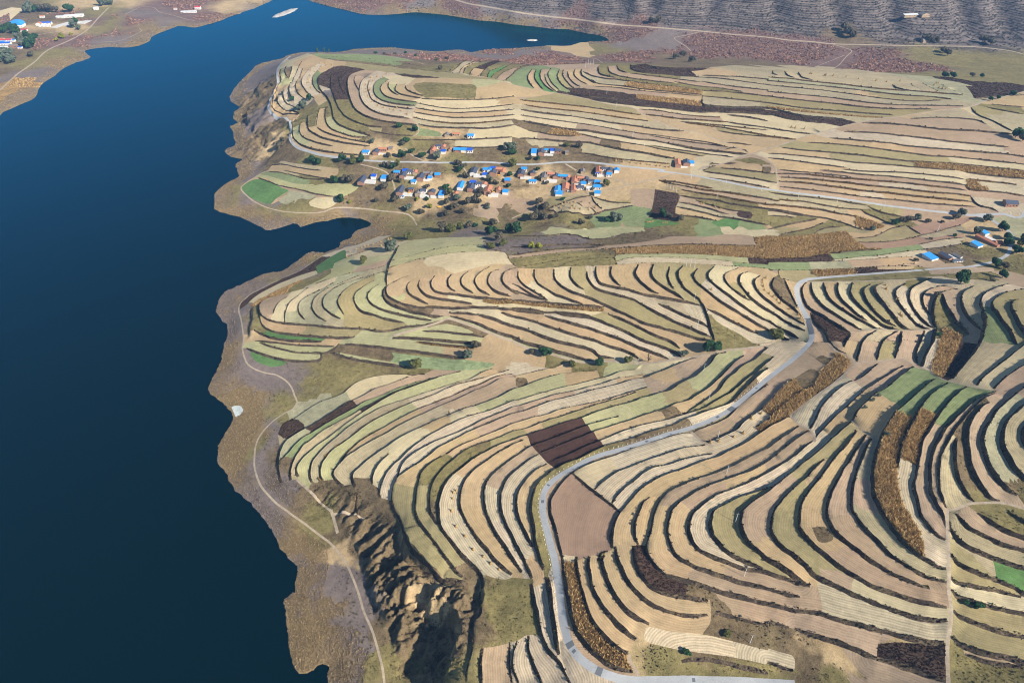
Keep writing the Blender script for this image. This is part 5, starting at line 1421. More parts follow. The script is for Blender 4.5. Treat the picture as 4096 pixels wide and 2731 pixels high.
tan = dry < -0.33; cols[tan] = mixcol(tan.sum(), (168, 142, 96), (146, 120, 82))
big = 0.75 + 2.0 * nrs.rand(len(pts)) ** 6
tufts('bank_grass', pts, 0.42 * bb[:, 2] * (0.75 + 0.25 * bb[:, 3]) * big, 0.6 * bb[:, 2] * big ** 0.8, cols, 'dry dark grass and weeds growing along the terrace banks', blades=2)
gp = np.vstack(gp); z, *_ = surface(gp); gp = np.column_stack([gp, z]); gp = gp[in_view(gp)]
tufts('stalk_bundles', gp, 1.5, 1.0, mixcol(len(gp), (190, 152, 92), (172, 134, 78), (150, 116, 70)), 'bundles of dry corn stalks leaned along the terrace banks', blades=3, lean=0.5)

# crops
P3 = np.column_stack([V, Z])
for code, fs in crops:
    fs = fs[np.isin(fs, fs)]
    c3 = P3[F[fs]].mean((0, 1)); dist = np.sqrt(c3[0] ** 2 + c3[1] ** 2 + (c3[2] - CAM_Z) ** 2)
    if not in_view(c3[None])[0] and dist > 500: continue
    far = max(1.0, dist / 480)
    p, f = sample(fs, (2.6 if code == 'c' else 1.4) / far ** 2)
    if code == 'c':
        r = np.interp
        tufts('corn_stalks', p, 1.6, 0.5 * far, mixcol(len(p), (222, 190, 138), (208, 174, 118), (186, 154, 104), (198, 164, 108), (150, 126, 92)) * 1.3, 'standing ripe golden corn filling its terrace', blades=2, lean=1.2)
    elif code == 'd':
        tufts('dry_brush', p, 0.55, 0.7 * far, mixcol(len(p), (80, 62, 54), (98, 78, 64), (64, 52, 44), (108, 92, 70)), 'dark brown dry brush covering its terrace', blades=2, lean=1.2)
    elif code == 'k':
        tufts('dark_stubble', p[::2], 0.3, 0.5 * far, mixcol(len(p[::2]), (84, 60, 50), (70, 50, 44)), 'dark brown stubble on the bare terraces above the road', blades=2, lean=0.8)

# reeds, scrub and shrubs on the open ground
gc = cen[gf]; gz = Z[F[gf]].mean(1); gsd = SHORED[F[gf]].mean(1)
g3 = np.column_stack([gc, gz]); gv = in_view(g3) & (gz > 0.12)
gfv, gsd, g3 = gf[gv], gsd[gv], g3[gv]
gd = cam_dist(g3)
code_near = seed_code[G_idx][np.argmin(_d2(g3[:, :2] + np.stack([fbm(g3[:, :2], 26, 101), fbm(g3[:, :2], 26, 111)], 1) * 22, seed_xy[G_idx]), axis=1)]
gway = WAYD[F[gfv]].min(1)
reedm = ((gsd < 22 + 10 * fbm(g3[:, :2], 30, 8)) | (code_near == 'r')) & (gway > 1.5)
fr = np.maximum(1.0, gd / 520)
den = np.where(reedm, 1.2 / fr ** 2, 0)
f = gfv[den > 0]
def sample_d(fs, d):
    A = area[fs] * d; k = np.floor(A).astype(int) + (nrs.rand(len(A)) < A - np.floor(A))
    ff = np.repeat(fs, k); u = nrs.rand(len(ff)); v = nrs.rand(len(ff)); m = u + v > 1; u[m] = 1 - u[m]; v[m] = 1 - v[m]
    return P3[F[ff, 0]] + (P3[F[ff, 1]] - P3[F[ff, 0]]) * u[:, None] + (P3[F[ff, 2]] - P3[F[ff, 0]]) * v[:, None]
p = sample_d(f, den[den > 0]); p = p[p[:, 2] > 0.1]
tone = fbm(p[:, :2], 45, 17)
cols = mixcol(len(p), (164, 144, 110), (154, 134, 100), (144, 124, 94), (172, 152, 118))
gr = tone > 0.12; cols[gr] = mixcol(gr.sum(), (146, 132, 118), (132, 120, 110), (158, 142, 124))
tufts('reeds', p, 0.9, 0.6 * np.maximum(1, cam_dist(p) / 520), cols * 1.35, 'dry golden reeds standing along the lake shore', blades=2, lean=1.3, jitter=0.15)
scr = np.isin(code_near, list('xhu')) & ~reedm & (gway > 1.0) & (gd < 1150)
den = np.where(scr, np.where(code_near == 'u', 0.34, np.where(code_near == 'h', 0.5, 0.34)) / fr ** 1.8, 0)
f = gfv[den > 0]; p = sample_d(f, den[den > 0]); p = p[fbm(p[:, :2], 11, 71) > -0.16 - 0.2 * (nrs.rand(len(p)) - 0.3)]
hn = seed_code[G_idx][np.argmin(_d2(p[:, :2], seed_xy[G_idx]), axis=1)] == 'h'
tone = fbm(p[:, :2], 30, 27)
cols = mixcol(len(p), (104, 92, 66), (88, 78, 54), (118, 104, 74), (76, 66, 50))
gr = tone > 0.15; cols[gr] = mixcol(gr.sum(), (96, 98, 58), (112, 108, 64), (84, 88, 52))
gr = tone < -0.2; cols[gr] = mixcol(gr.sum(), (112, 96, 90), (128, 112, 104), (96, 82, 78))
cols[hn] = mixcol(int(hn.sum()), (140, 130, 84), (124, 118, 72), (152, 140, 94), (110, 104, 66))
tufts('scrub', p, 0.4 * (0.4 + 1.3 * nrs.rand(len(p)) ** 2), (0.45 + 0.9 * nrs.rand(len(p)) ** 2) * np.maximum(1, cam_dist(p) / 600), cols * 1.3, 'low dry scrub and grass on the open slopes', blades=3, lean=0.9)
fm = (code_near == 'f') & (gway > 2)
den = np.where(fm, 0.012, 0); f = gfv[den > 0]; p = sample_d(f, den[den > 0])
tufts('hillside_scrub', p, 1.6, 3.0, mixcol(len(p), (84, 84, 74), (96, 92, 82), (74, 74, 66)) * 1.3, 'dark low scrub dotted over the far terraced hillside', blades=3, lean=0.9)
bl = in_poly(g3[:, :2], BLUFF); den = np.where(bl, 0.35, 0); f = gfv[den > 0]; p = sample_d(f, den[den > 0]); p = p[fbm(p[:, :2], 9, 5) > -0.08]
tufts('bluff_scrub', p, 0.5, 0.8, mixcol(len(p), (96, 84, 60), (80, 70, 50), (110, 96, 66), (92, 92, 58)) * 1.2, 'dark brown scrub clinging to the eroded bluff', blades=3, lean=0.9)
vm = (code_near == 'v') & (gway > 1.5)
den = np.where(vm, 0.035, 0); f = gfv[den > 0]; p = sample_d(f, den[den > 0])
tufts('red_shrubs', p, 1.9, 2.6, mixcol(len(p), (134, 102, 90), (146, 112, 96), (122, 98, 90), (154, 124, 104)) * 2.0, 'reddish brown shrubs planted on the far valley floor', blades=4, lean=1.3)
# ------------------------------------------------------------------ things
def put(px_list):
    xy = to_ground(np.array(px_list, float)); z, *_ = surface(xy)
    return np.column_stack([xy, z])
def obj_from(name, vs, fs, mats, parent=None, smooth=False, fmat=None):
    me = bpy.data.meshes.new(name); me.from_pydata([tuple(v) for v in vs], [], fs)
    for m in mats: me.materials.append(m)
    if fmat: me.polygons.foreach_set('material_index', fmat)
    if smooth: me.polygons.foreach_set('use_smooth', [True] * len(fs))
    me.update()
    o = bpy.data.objects.new(name, me); COL.objects.link(o)
    if parent is not None: o.parent = parent
    return o
class MB:
    def __init__(s): s.v, s.f = [], []
    def box(s, x0, x1, y0, y1, z0, z1):
        i = len(s.v); s.v += [(x0, y0, z0), (x1, y0, z0), (x1, y1, z0), (x0, y1, z0), (x0, y0, z1), (x1, y0, z1), (x1, y1, z1), (x0, y1, z1)]
        s.f += [(i, i + 3, i + 2, i + 1), (i + 4, i + 5, i + 6, i + 7), (i, i + 1, i + 5, i + 4), (i + 1, i + 2, i + 6, i + 5), (i + 2, i + 3, i + 7, i + 6), (i + 3, i, i + 4, i + 7)]
        return s
    def tube(s, p0, p1, r0, r1, n=8):
        p0, p1 = Vector(p0), Vector(p1); d = (p1 - p0).normalized(); a = d.orthogonal().normalized(); b = d.cross(a); i = len(s.v)
        for p, r in ((p0, r0), (p1, r1)):
            for k in range(n): s.v.append(tuple(p + a * r * math.cos(k * 2 * math.pi / n) + b * r * math.sin(k * 2 * math.pi / n)))
        s.f += [(i + k, i + (k + 1) % n, i + n + (k + 1) % n, i + n + k) for k in range(n)]
        s.f += [tuple(i + n + k for k in range(n)), tuple(i + n - 1 - k for k in range(n))]
        return s
    def out(s, name, mat, parent=None, smooth=False): return obj_from(name, s.v, s.f, [mat], parent, smooth)
def thing(name, label, cat, loc, rz=0, group=None):
    o = bpy.data.objects.new(name, None); COL.objects.link(o); o.location = loc; o.rotation_euler = (0, 0, rz)
    o['label'] = label; o['category'] = cat
    if group: o['group'] = group
    return o
def copy_tree(src, loc, rz=0, scale=1.0, label=None, group=None):
    r = src.copy(); COL.objects.link(r); r.location = loc; r.rotation_euler = (0, 0, rz); r.scale = (scale,) * 3 if not isinstance(scale, tuple) else scale
    if label: r['label'] = label
    if group: r['group'] = group
    for ch in src.children:
        c = ch.copy(); COL.objects.link(c); c.parent = r
    return r
ORD = ['first', 'second', 'third', 'fourth', 'fifth', 'sixth', 'seventh', 'eighth', 'ninth', 'tenth', 'eleventh', 'twelfth', 'thirteenth', 'fourteenth', 'fifteenth', 'sixteenth', 'seventeenth', 'eighteenth']
def ordinals(items, key, pos):
    """counts alike things outward from the lake (west to east)"""
    out = {}; by = {}
    for i, it in enumerate(items): by.setdefault(key(it), []).append(i)
    for k, ids in by.items():
        ids.sort(key=lambda i: pos[i][0])
        for n, i in enumerate(ids): out[i] = '' if len(ids) == 1 else ', %s from the lake' % ORD[min(n, 17)]
    return out

M_BRICK = plain('brick_wall', (0.30, 0.17, 0.12), 0.9, 0.2, 2.0)
M_WHITE = plain('white_wall', (0.62, 0.60, 0.56), 0.8, 0.12, 0.8)
M_MUD = plain('mud_wall', (0.36, 0.27, 0.18), 0.95, 0.2, 1.0)
M_SLATE = plain('slate_tile', (0.060, 0.072, 0.105), 0.6, 0.25, 3.0, 0.3)
M_TERRA = plain('terracotta_tile', (0.40, 0.17, 0.10), 0.8, 0.25, 3.0)
M_BLUE = plain('blue_sheet', (0.035, 0.25, 0.62), 0.4, 0.1, 0.6, 0.4)
M_DEEP = plain('deep_blue_sheet', (0.02, 0.09, 0.46), 0.4, 0.1, 0.6, 0.4)
M_GREY = plain('grey_tile', (0.17, 0.155, 0.145), 0.8, 0.25, 2.0)
M_RED = plain('red_sheet', (0.42, 0.05, 0.06), 0.5, 0.15, 0.6)
M_PALE = plain('pale_roof', (0.60, 0.62, 0.62), 0.6, 0.08, 0.5)
M_DARK = plain('dark_glass', (0.02, 0.025, 0.03), 0.2, 0.1, 1.0, 0.5)
M_DOOR = plain('red_door', (0.20, 0.05, 0.04), 0.6, 0.1, 1.0)
M_YARD = plain('yard_concrete', (0.50, 0.49, 0.47), 0.9, 0.12, 0.7)
M_MAIZE = plain('drying_maize', (0.72, 0.32, 0.03), 0.8, 0.3, 4.0)
M_POLE = plain('pole_concrete', (0.62, 0.63, 0.62), 0.8, 0.08, 1.0)
M_BARK = plain('bark', (0.09, 0.065, 0.05), 0.95, 0.3, 4.0)
M_STALK = two_tone('dry_stalks', (0.20, 0.13, 0.06), (0.38, 0.25, 0.11), (0.52, 0.37, 0.17), 3.0, 9.0, 0.8, 0.2)
M_PATCH = plain('asphalt_patch', (0.13, 0.14, 0.15), 0.9, 0.2, 1.5)

# ---- houses
def house(label, cat, loc, rz, w, l, hgt, ridge, roof, wall, group, name='farmhouse', slope=0.42):
    """w across, l along; ridge 'l' along, 'w' across, 'f' flat sheet, 'a' arched"""
    t = thing(name, label, cat, loc, rz, group)
    hw, hl = w / 2, l / 2
    zb = -1.2
    ov = 0.35
    if ridge in 'lw':
        a, b_ = (hw, hl) if ridge == 'l' else (hl, hw)
        rise = a * slope
        def P(u, v, z): return (u, v, z) if ridge == 'l' else (v, u, z)
        vs = [P(-a, -b_, zb), P(a, -b_, zb), P(a, b_, zb), P(-a, b_, zb), P(-a, -b_, hgt), P(a, -b_, hgt), P(a, b_, hgt), P(-a, b_, hgt), P(0, -b_, hgt + rise), P(0, b_, hgt + rise)]
        fs = [(0, 1, 5, 8, 4), (2, 3, 7, 9, 6), (1, 2, 6, 5), (3, 0, 4, 7)]
        obj_from('wall', vs, fs, [wall], t)
        rv, rf = [], []
        for sg in (-1, 1):
            i = len(rv)
            e, zed = a + ov, hgt - ov * slope
            top = hgt + rise
            rv += [P(0, -b_ - ov, top + .12), P(sg * e, -b_ - ov, zed + .12), P(sg * e, b_ + ov, zed + .12), P(0, b_ + ov, top + .12), P(0, -b_ - ov, top), P(sg * e, -b_ - ov, zed), P(sg * e, b_ + ov, zed), P(0, b_ + ov, top)]
            rf += [(i, i + 1, i + 2, i + 3), (i + 7, i + 6, i + 5, i + 4), (i + 1, i, i + 4, i + 5), (i + 2, i + 1, i + 5, i + 6), (i + 3, i + 2, i + 6, i + 7)]
        ro = obj_from('roof', rv, rf, [roof], t)
        q0, q1 = P(0, -b_ - ov, hgt + rise + .12), P(0, b_ + ov, hgt + rise + .12)
        MB().tube(q0, q1, .13, .13, 6).out('ridge', roof, ro)
        for k in range(1, max(2, int(b_ * 2 / 1.6))):
            pass
    elif ridge == 'f':
        MB().box(-hw, hw, -hl, hl, zb, hgt).out('wall', wall, t)
        vs = [(-hw - ov, -hl - ov, hgt + .05), (hw + ov, -hl - ov, hgt + .05), (hw + ov, hl + ov, hgt + .75), (-hw - ov, hl + ov, hgt + .75)]
        vs += [(x, y, z + .1) for x, y, z in vs]
        obj_from('roof', vs, [(3, 2, 1, 0), (4, 5, 6, 7), (0, 1, 5, 4), (1, 2, 6, 5), (2, 3, 7, 6), (3, 0, 4, 7)], [roof], t)
    else:
        MB().box(-hw, hw, -hl, hl, zb, hgt).out('wall', wall, t)
        vs, fs = [], []
        n = 12
        for k in range(n + 1):
            a = math.pi * k / n
            for y in (-hl - ov, hl + ov): vs.append((-math.cos(a) * (hw + ov), y, hgt + math.sin(a) * hw * 0.55))
        fs = [(2 * k, 2 * k + 1, 2 * k + 3, 2 * k + 2) for k in range(n)] + [tuple(2 * k for k in range(n, -1, -1)), tuple(2 * k + 1 for k in range(n + 1))]
        obj_from('roof', vs, fs, [roof], t)
    # openings on the sunny long side and the near end
    wh = min(1.3, hgt * 0.5); z0 = hgt * 0.32
    side = 'x' if l >= w else 'y'
    span = l if side == 'x' else w
    n = max(1, int(span / 3.2))
    for k in range(n + 1):
        c = -span / 2 + span * (k + 0.5) / (n + 1)
        isdoor = k == n // 2
        ww = 0.5 if isdoor else 0.7
        zz0, zz1 = (0.0, min(2.05, hgt - .2)) if isdoor else (z0, z0 + wh)
        mb = MB()
        if side == 'x': mb.box(hw - .05, hw + .04, c - ww, c + ww, zz0, zz1)
        else: mb.box(c - ww, c + ww, -hl - .04, -hl + .05, zz0, zz1)
        mb.out('door' if isdoor else 'window', M_DOOR if isdoor else M_DARK, t)
    return t
RO = {'S': ('slate roofed', M_SLATE), 'T': ('terracotta roofed', M_TERRA), 'B': ('bright blue roofed', M_BLUE), 'D': ('deep blue roofed', M_DEEP), 'G': ('grey roofed', M_GREY), 'R': ('red roofed', M_RED), 'P': ('white flat roofed', M_PALE)}
WA = {'b': M_BRICK, 'w': M_WHITE, 'm': M_MUD}
ROWS = {'A': 'in the row above the village road', 'B': 'in the upper village row', 'C': 'in the lower village row', 'E': 'in the eastern village cluster', 'F': 'in the farmyard by the hilltop path foot',
        'L': 'at the lone farm beside the field road', 'Q': 'in the farm group at the road bend', 'H': 'on the plain above the farm group', 'Z': 'in the town across the lake', 'Y': 'on the shore across the lake', 'M': 'on the far hillside'}
HOUSES = [s.split() for s in """
v 250,215 B f 6.5 5 2.4 w A shed|v 415,205 S l 5.5 8 2.7 b A house|v 520,165 T w 8 4.5 2.5 b A house|v 640,150 G f 4 4 2.2 m A shed|v 1315,165 T l 4.5 13 2.7 b A house|v 1395,120 S w 5.5 4.5 2.6 w A house|v 1470,125 T l 4 6 2.4 b A house|v 1465,200 D f 4.5 4.5 2.4 w A shed
v 1575,165 T l 3 4 2 m A shed|v 1685,170 B w 6.5 5.5 2.6 b A shed|v 1785,175 B f 5 5 2.5 w A shed|v 1880,180 D f 5.5 5 2.5 w A shed|w 925,205 B f 5 10 2.4 w A shed|w 1040,210 S l 6 9 2.8 b A house|w 1120,178 B f 3.5 3 2 w A shed|w 1215,190 D f 4 5 2.6 w A shed|w 1300,190 S w 5.5 5 2.7 b A house|w 1440,215 G f 3 4 2.3 m A shed
v 200,650 S l 6 14 2.8 b C house|v 375,590 D f 4.6 4.6 2.5 w C shed|v 535,615 B f 5 7 2.5 w C shed|v 740,525 B w 5.5 5 2.5 b B shed|v 840,570 S l 6 9 2.8 b B house|v 870,508 D f 5 4 2.6 w B shed|v 945,515 S w 6 4.5 2.6 w B house|v 1025,525 T l 4 5 2.5 m B house|v 1115,605 S l 6 9 2.8 b B house|v 1200,540 G w 5.5 4 2.5 b B house|v 1265,560 G l 3.2 6 2.4 m B shed|v 1255,612 B f 4 4 2.3 w B shed|v 1378,565 B w 5 5 2.7 b B shed|v 1000,672 B f 4.5 4 2.3 w B shed
v 1945,515 S l 6 12 2.8 w B house|v 2130,490 B f 5 4 2.6 w B shed|v 2192,490 B l 4 6 2.6 w B shed|v 2250,468 D f 5 3 2.6 w B shed|v 2248,525 S l 6 8 2.8 b B house|w 380,480 T w 6 5 2.6 b B house|w 155,565 D f 4 4 2.3 w B shed|w 440,510 T l 4 9 2.4 m B house
v 800,810 S l 6 14 2.8 b C house|v 960,790 S w 5 4 2.5 b C house|v 1070,850 G l 4.5 7 2.6 m C house|v 1155,815 S w 5.5 4.5 2.6 w C house|v 1290,835 S l 5.5 6 2.7 b C house|v 1440,865 B f 4.5 9 2.4 w C shed|v 820,895 B f 4 3 2 w C shed|v 1740,735 B l 5 13 2.4 w C shed|v 1905,770 S l 6 10 2.8 b C house|v 1930,690 D f 5.5 4 2.6 w C shed|v 2025,710 S w 6 4.5 2.6 w C house|v 2110,720 T l 4.5 5 2.6 w C house|v 2170,805 T l 6 12 2.7 b C house|v 2330,800 T l 4 6 2.4 b C house|v 1660,865 T l 4 5 2.2 m C shed|w 478,835 B f 5 5 2.5 w C shed
w 510,655 B f 5 5 2.6 b E shed|w 730,540 S l 6 11 2.8 b E house|w 770,480 B f 5 3.5 2.6 w E shed|w 905,535 S l 4 6 2.5 b E house|w 1090,595 G l 5 12 2.7 m E house|w 1190,555 T w 6.5 4.5 2.6 b E house|w 1265,585 S l 5 6 2.5 b E house|w 1380,590 B w 9 4.5 2.5 b E shed|w 1458,605 T l 3.5 6 2.4 b E house|w 905,670 B f 6.5 3.5 2.2 w E shed|w 1560,655 T l 5 11 2.7 b E house|w 1655,620 T w 6.5 4.5 2.6 b E house|w 1740,640 S l 4.5 6 2.5 b E house|w 1820,670 S w 5.5 5 2.7 w E house|w 1915,685 B f 5 4 2.4 w E shed|w 1915,760 B f 6.5 5 2.5 w E shed|w 1700,705 B f 4.5 4.5 2.3 w E shed
w 1420,760 T l 6 12 2.7 b E house|w 1550,785 T l 4.5 11 2.6 b E house|w 1650,765 S w 6 5 2.6 w E house|w 1300,795 B l 5.5 10 2.4 w E shed|w 1318,860 B f 6 6 2.4 w E shed|w 1790,780 P f 4.5 4 2.3 w E shed|w 1918,860 B f 5 5 2.8 w E shed|w 1938,495 T l 5 10 2.6 b E house|w 2030,475 S w 5.5 4 2.6 w E house|w 2115,495 S l 5 6 2.5 b E house|w 2220,495 B l 4.5 5 2.5 w E shed|w 2100,562 B f 4.5 4 2.4 w E shed|w 1920,540 D f 4 3 2.2 w E shed|w 1690,505 G l 3.5 6 2.3 m E shed
10 1755,1250 G l 4 5 2.3 m F shed|10 1840,1245 T w 7 4 2.2 m F house|10 1975,1262 B w 6 5 2.6 w F shed
20 1520,1512 T l 5 12 2.8 b L house|20 1602,1508 S l 6 8 2.8 b L house|20 1645,1512 B f 4.5 5 2.5 w L shed
31 1910,690 B f 7 9 2.5 w Q shed|31 1985,585 B f 6 6 2.5 w Q shed|31 2010,655 T l 4.5 24 2.7 b Q house|31 2105,675 T w 7 5 2.6 b Q house|31 1485,805 B f 9 11 2.5 w Q shed|31 1625,800 S l 5.5 12 2.9 b Q house|31 1740,835 S w 9 3 1.8 w Q shed|31 1735,790 G l 2.5 9 2.4 w Q shed
31 2218,315 S w 9 7 3.2 b H house
z 270,420 B a 30 20 5 w Z hall|z 620,400 T l 12 10 4 w Z house|z 720,385 D w 26 8 4 w Z house|z 700,425 P f 26 4 3 w Z shed|z 950,285 P f 18 6 3.5 w Z house|z 1110,275 P w 26 8 4 w Z house|z 1240,262 P f 20 12 4 w Z house|z 665,280 T w 10 6 3.5 w Z house|z 1512,155 P f 10 9 5 w Z house|z 380,492 R f 14 8 3.5 w Z shed
z 100,655 R w 24 8 4 w Z house|z 90,705 D w 22 9 4 w Z house|z 205,655 B f 10 8 3.5 w Z shed|z 20,645 T w 14 8 4 w Z house|z 20,690 B f 16 10 4 w Z shed|z 230,740 G w 18 8 4 b Z house|z 60,760 P f 16 6 3 w Z shed|z 320,760 D f 8 6 3 w Z shed
00 1735,118 P f 36 7 3 w Y hall|00 1820,85 R w 14 9 5 w Y house|00 1612,90 T w 8 5 3 w Y house
30 1330,145 P f 42 8 4 m M house|30 1430,150 G l 18 14 4 m M house|30 1445,385 G w 16 8 4 m M house""".strip().replace('|', '\n').split('\n') if s.strip()]
hp = put([parse(h[0] + ' ' + h[1])[0] for h in HOUSES])
hord = ordinals(HOUSES, lambda h: (h[2], h[9], h[8]), hp)
for i, h in enumerate(HOUSES):
    rd, rm = RO[h[2]]
    kind = h[9]
    wd = {'b': 'brick', 'w': 'white walled', 'm': 'earth walled'}[h[7]]
    lab = '%s %s%s %s' % (rd, kind, hord[i], ROWS[h[8]])
    rz = R(-7) + (rnd.random() - .5) * 0.06
    if h[8] == 'Q': rz = R(24) if h[3] != 'w' else R(10)
    if h[8] in 'ZYM': rz = R(8)
    nm = {'house': 'farmhouse', 'shed': 'shed', 'hall': 'hall'}[kind]
    house(lab, kind, tuple(hp[i]), rz, *(float(h[j]) * (1.0 if h[8] in 'ZYMQ' else 1.36) for j in (4, 5)), float(h[6]) * (1.0 if h[8] in 'ZYMQ' else 1.12), h[3], rm, WA[h[7]], '%s %s' % ({'house': 'houses', 'shed': 'sheds', 'hall': 'halls'}[kind], ROWS[h[8]]), nm)

# ---- courtyards with low white walls, heaps of drying maize
YARDS = """v 325,630 12 11 C|v 520,215 10 6 A|v 935,575 9 9 B|v 1195,605 8 8 B|v 890,830 13 9 C|v 1180,860 10 8 C|v 1340,870 9 7 C|v 2035,770 12 9 C|v 2250,850 10 9 C|v 2045,545 13 10 B|v 1400,180 9 8 A|w 800,575 11 8 E|w 1190,625 13 10 E|w 1640,680 11 8 E|w 1490,775 5 11 E|w 2020,540 14 8 E|w 1140,225 12 6 A|20 1560,1530 11 5 L|31 1690,800 7 12 Q|31 2060,640 8 18 Q|z 1060,370 44 40 Z|z 1310,350 22 30 Z|z 890,420 16 22 Z""".split('|')
yp = put([parse(' '.join(y.split()[:2]))[0] for y in YARDS]); yrow = [y.split()[4] for y in YARDS]
yord = ordinals(yrow, lambda r: r, yp)
for i, y in enumerate(YARDS):
    w, l = (float(y.split()[j]) * (1.0 if yrow[i] in 'ZQ' else 1.2) for j in (2, 3))
    t = thing('courtyard', 'pale concrete courtyard%s %s' % (yord[i], ROWS[yrow[i]]), 'courtyard', tuple(yp[i]), R(-7) if yrow[i] != 'Q' else R(24), 'courtyards ' + ROWS[yrow[i]])
    MB().box(-w / 2, w / 2, -l / 2, l / 2, -2.0, 0.30).out('paving', M_YARD, t)
    if yrow[i] != 'Z':
        MB().box(-w / 2, w / 2, -l / 2 - .25, -l / 2, -2.0, 1.5).out('yard_wall', M_WHITE, t)
        MB().box(-w / 2 - .25, -w / 2 - .003, -l / 2, l / 2, -2.0, 1.5).out('yard_wall', M_BRICK, t)
HEAPS = 'v 500,238 5|v 930,830 4|v 970,860 3|v 900,785 2.5|v 1400,1055 6|v 1815,945 6|v 2270,790 3|v 2255,820 3|v 1670,195 2.5|v 1770,205 2.5|w 1140,600 2|w 1135,245 2|w 1270,660 2|w 370,555 4|20 1545,1528 4|31 2035,655 4|w 1590,670 2|w 1830,695 2'.split('|')
pp = put([parse(' '.join(y.split()[:2]))[0] for y in HEAPS])
for i, y in enumerate(HEAPS):
    s = float(y.split()[2]) / 2
    vs, fs = [], []
    for r_, z_ in ((s, .28), (s * .8, .62), (s * .4, .82)):
        for k in range(12): vs.append((r_ * math.cos(k * math.pi / 6) * (0.9 + .2 * rnd.random()), r_ * .7 * math.sin(k * math.pi / 6) * (0.9 + .2 * rnd.random()), z_ + .1 * rnd.random()))
    for j in range(2): fs += [(j * 12 + k, j * 12 + (k + 1) % 12, j * 12 + 12 + (k + 1) % 12, j * 12 + 12 + k) for k in range(12)]
    fs.append(tuple(range(24, 36)))
    o = obj_from('maize_heap', vs, fs, [M_MAIZE]); o.location = tuple(pp[i])
    o['label'] = 'heap of orange maize drying in a village yard, %s from the lake' % ORD[int((pp[:, 0] < pp[i, 0]).sum())]; o['category'] = 'maize heap'; o['group'] = 'heaps of drying maize'

# ---- trees
def crown_mesh(name, seed, cols, n=900, tall=1.0, sparse=1.0):
    rs = np.random.RandomState(seed)
    blobs = [(rs.normal(0, .42, 3) * np.array([1, 1, .6 * tall]), 0.38 + .24 * rs.rand()) for _ in range(11)]
    P, N = [], []
    for c, r in blobs:
        m = int(n / 11 * sparse)
        d = rs.normal(size=(m, 3)); d /= np.linalg.norm(d, axis=1)[:, None]
        P.append(c + d * r * (0.72 + .36 * rs.rand(m, 1))); N.append(d)
    P = np.vstack(P); N = np.vstack(N)
    P[:, 2] = P[:, 2] * tall + 1.25 * tall
    m = len(P)
    N = N + rs.normal(0, .5, N.shape)
    N /= np.linalg.norm(N, axis=1)[:, None]
    a = np.cross(N, rs.normal(size=(m, 3))); a /= np.linalg.norm(a, axis=1)[:, None]
    b = np.cross(N, a)
    sz = (0.11 + .09 * rs.rand(m, 1))
    quad = np.stack([P - a * sz - b * sz * .6, P + a * sz - b * sz * .6, P + a * sz * .7 + b * sz, P - a * sz * .7 + b * sz], 1).reshape(-1, 3)
    c = np.array([[v * K for v in lin(*x)] for x in cols])[rs.randint(0, len(cols), m)]
    c = c * (1.1 + 0.7 * rs.rand(m, 1))
    me = bpy.data.meshes.new(name)
    me.from_pydata(quad.tolist(), [], [(4 * k, 4 * k + 1, 4 * k + 2, 4 * k + 3) for k in range(m)])
    at = me.color_attributes.new('tint', 'FLOAT_COLOR', 'POINT'); at.data.foreach_set('color', np.column_stack([np.repeat(c, 4, 0), np.ones(4 * m)]).ravel())
    me.materials.append(PLANT)
    return me
def trunk_mesh(seed, tall=1.0, twigs=0):
    r = random.Random(seed); mb = MB()
    mb.tube((0, 0, -.15), (0.03, 0, .75 * tall), .085, .06, 7)
    for k in range(5 + twigs):
        a = r.random() * 6.28; z = (.45 + .5 * r.random()) * tall; q = .35 + .4 * r.random()
        e = (q * math.cos(a), q * math.sin(a), z + (.3 + .5 * r.random()) * tall)
        mb.tube((0.02, 0, z * .85), e, .04, .012, 5)
        for _ in range(2 if not twigs else 4):
            a2 = a + r.uniform(-.9, .9); mb.tube(((0.02 + e[0]) / 2, e[1] / 2, (z * .85 + e[2]) / 2), (e[0] + .3 * math.cos(a2), e[1] + .3 * math.sin(a2), e[2] + .25 * r.random()), .018, .006, 4)
    me = bpy.data.meshes.new('trunk'); me.from_pydata(mb.v, [], mb.f); me.materials.append(M_BARK); return me
TCOL = {'G': ('dark green', [(62, 92, 62), (74, 106, 66), (52, 78, 56)]), 'o': ('olive', [(110, 114, 66), (94, 100, 58), (126, 122, 76)]), 'g': ('grey green', [(112, 122, 104), (98, 110, 92), (126, 132, 112)]),
        'y': ('yellow green', [(150, 152, 60), (132, 140, 58), (166, 158, 72)]), 'd': ('dark brownish', [(108, 102, 84), (94, 92, 76), (122, 112, 94)]), 'p': ('tall narrow', [(82, 104, 74), (96, 116, 80)]), 'n': ('bare leafless', [])}
PROTO = {}
for k, (nm, cols) in TCOL.items():
    PROTO[k] = []
    for v in range(3 if k != 'n' else 1):
        cm = crown_mesh('crown', 100 + 7 * v + ord(k), cols, 1300, 1.9 if k == 'p' else (0.9 + .12 * v), 1.0) if cols else None
        PROTO[k].append((cm, trunk_mesh(200 + v + ord(k), 1.9 if k == 'p' else 1.0, 12 if k == 'n' else 0)))
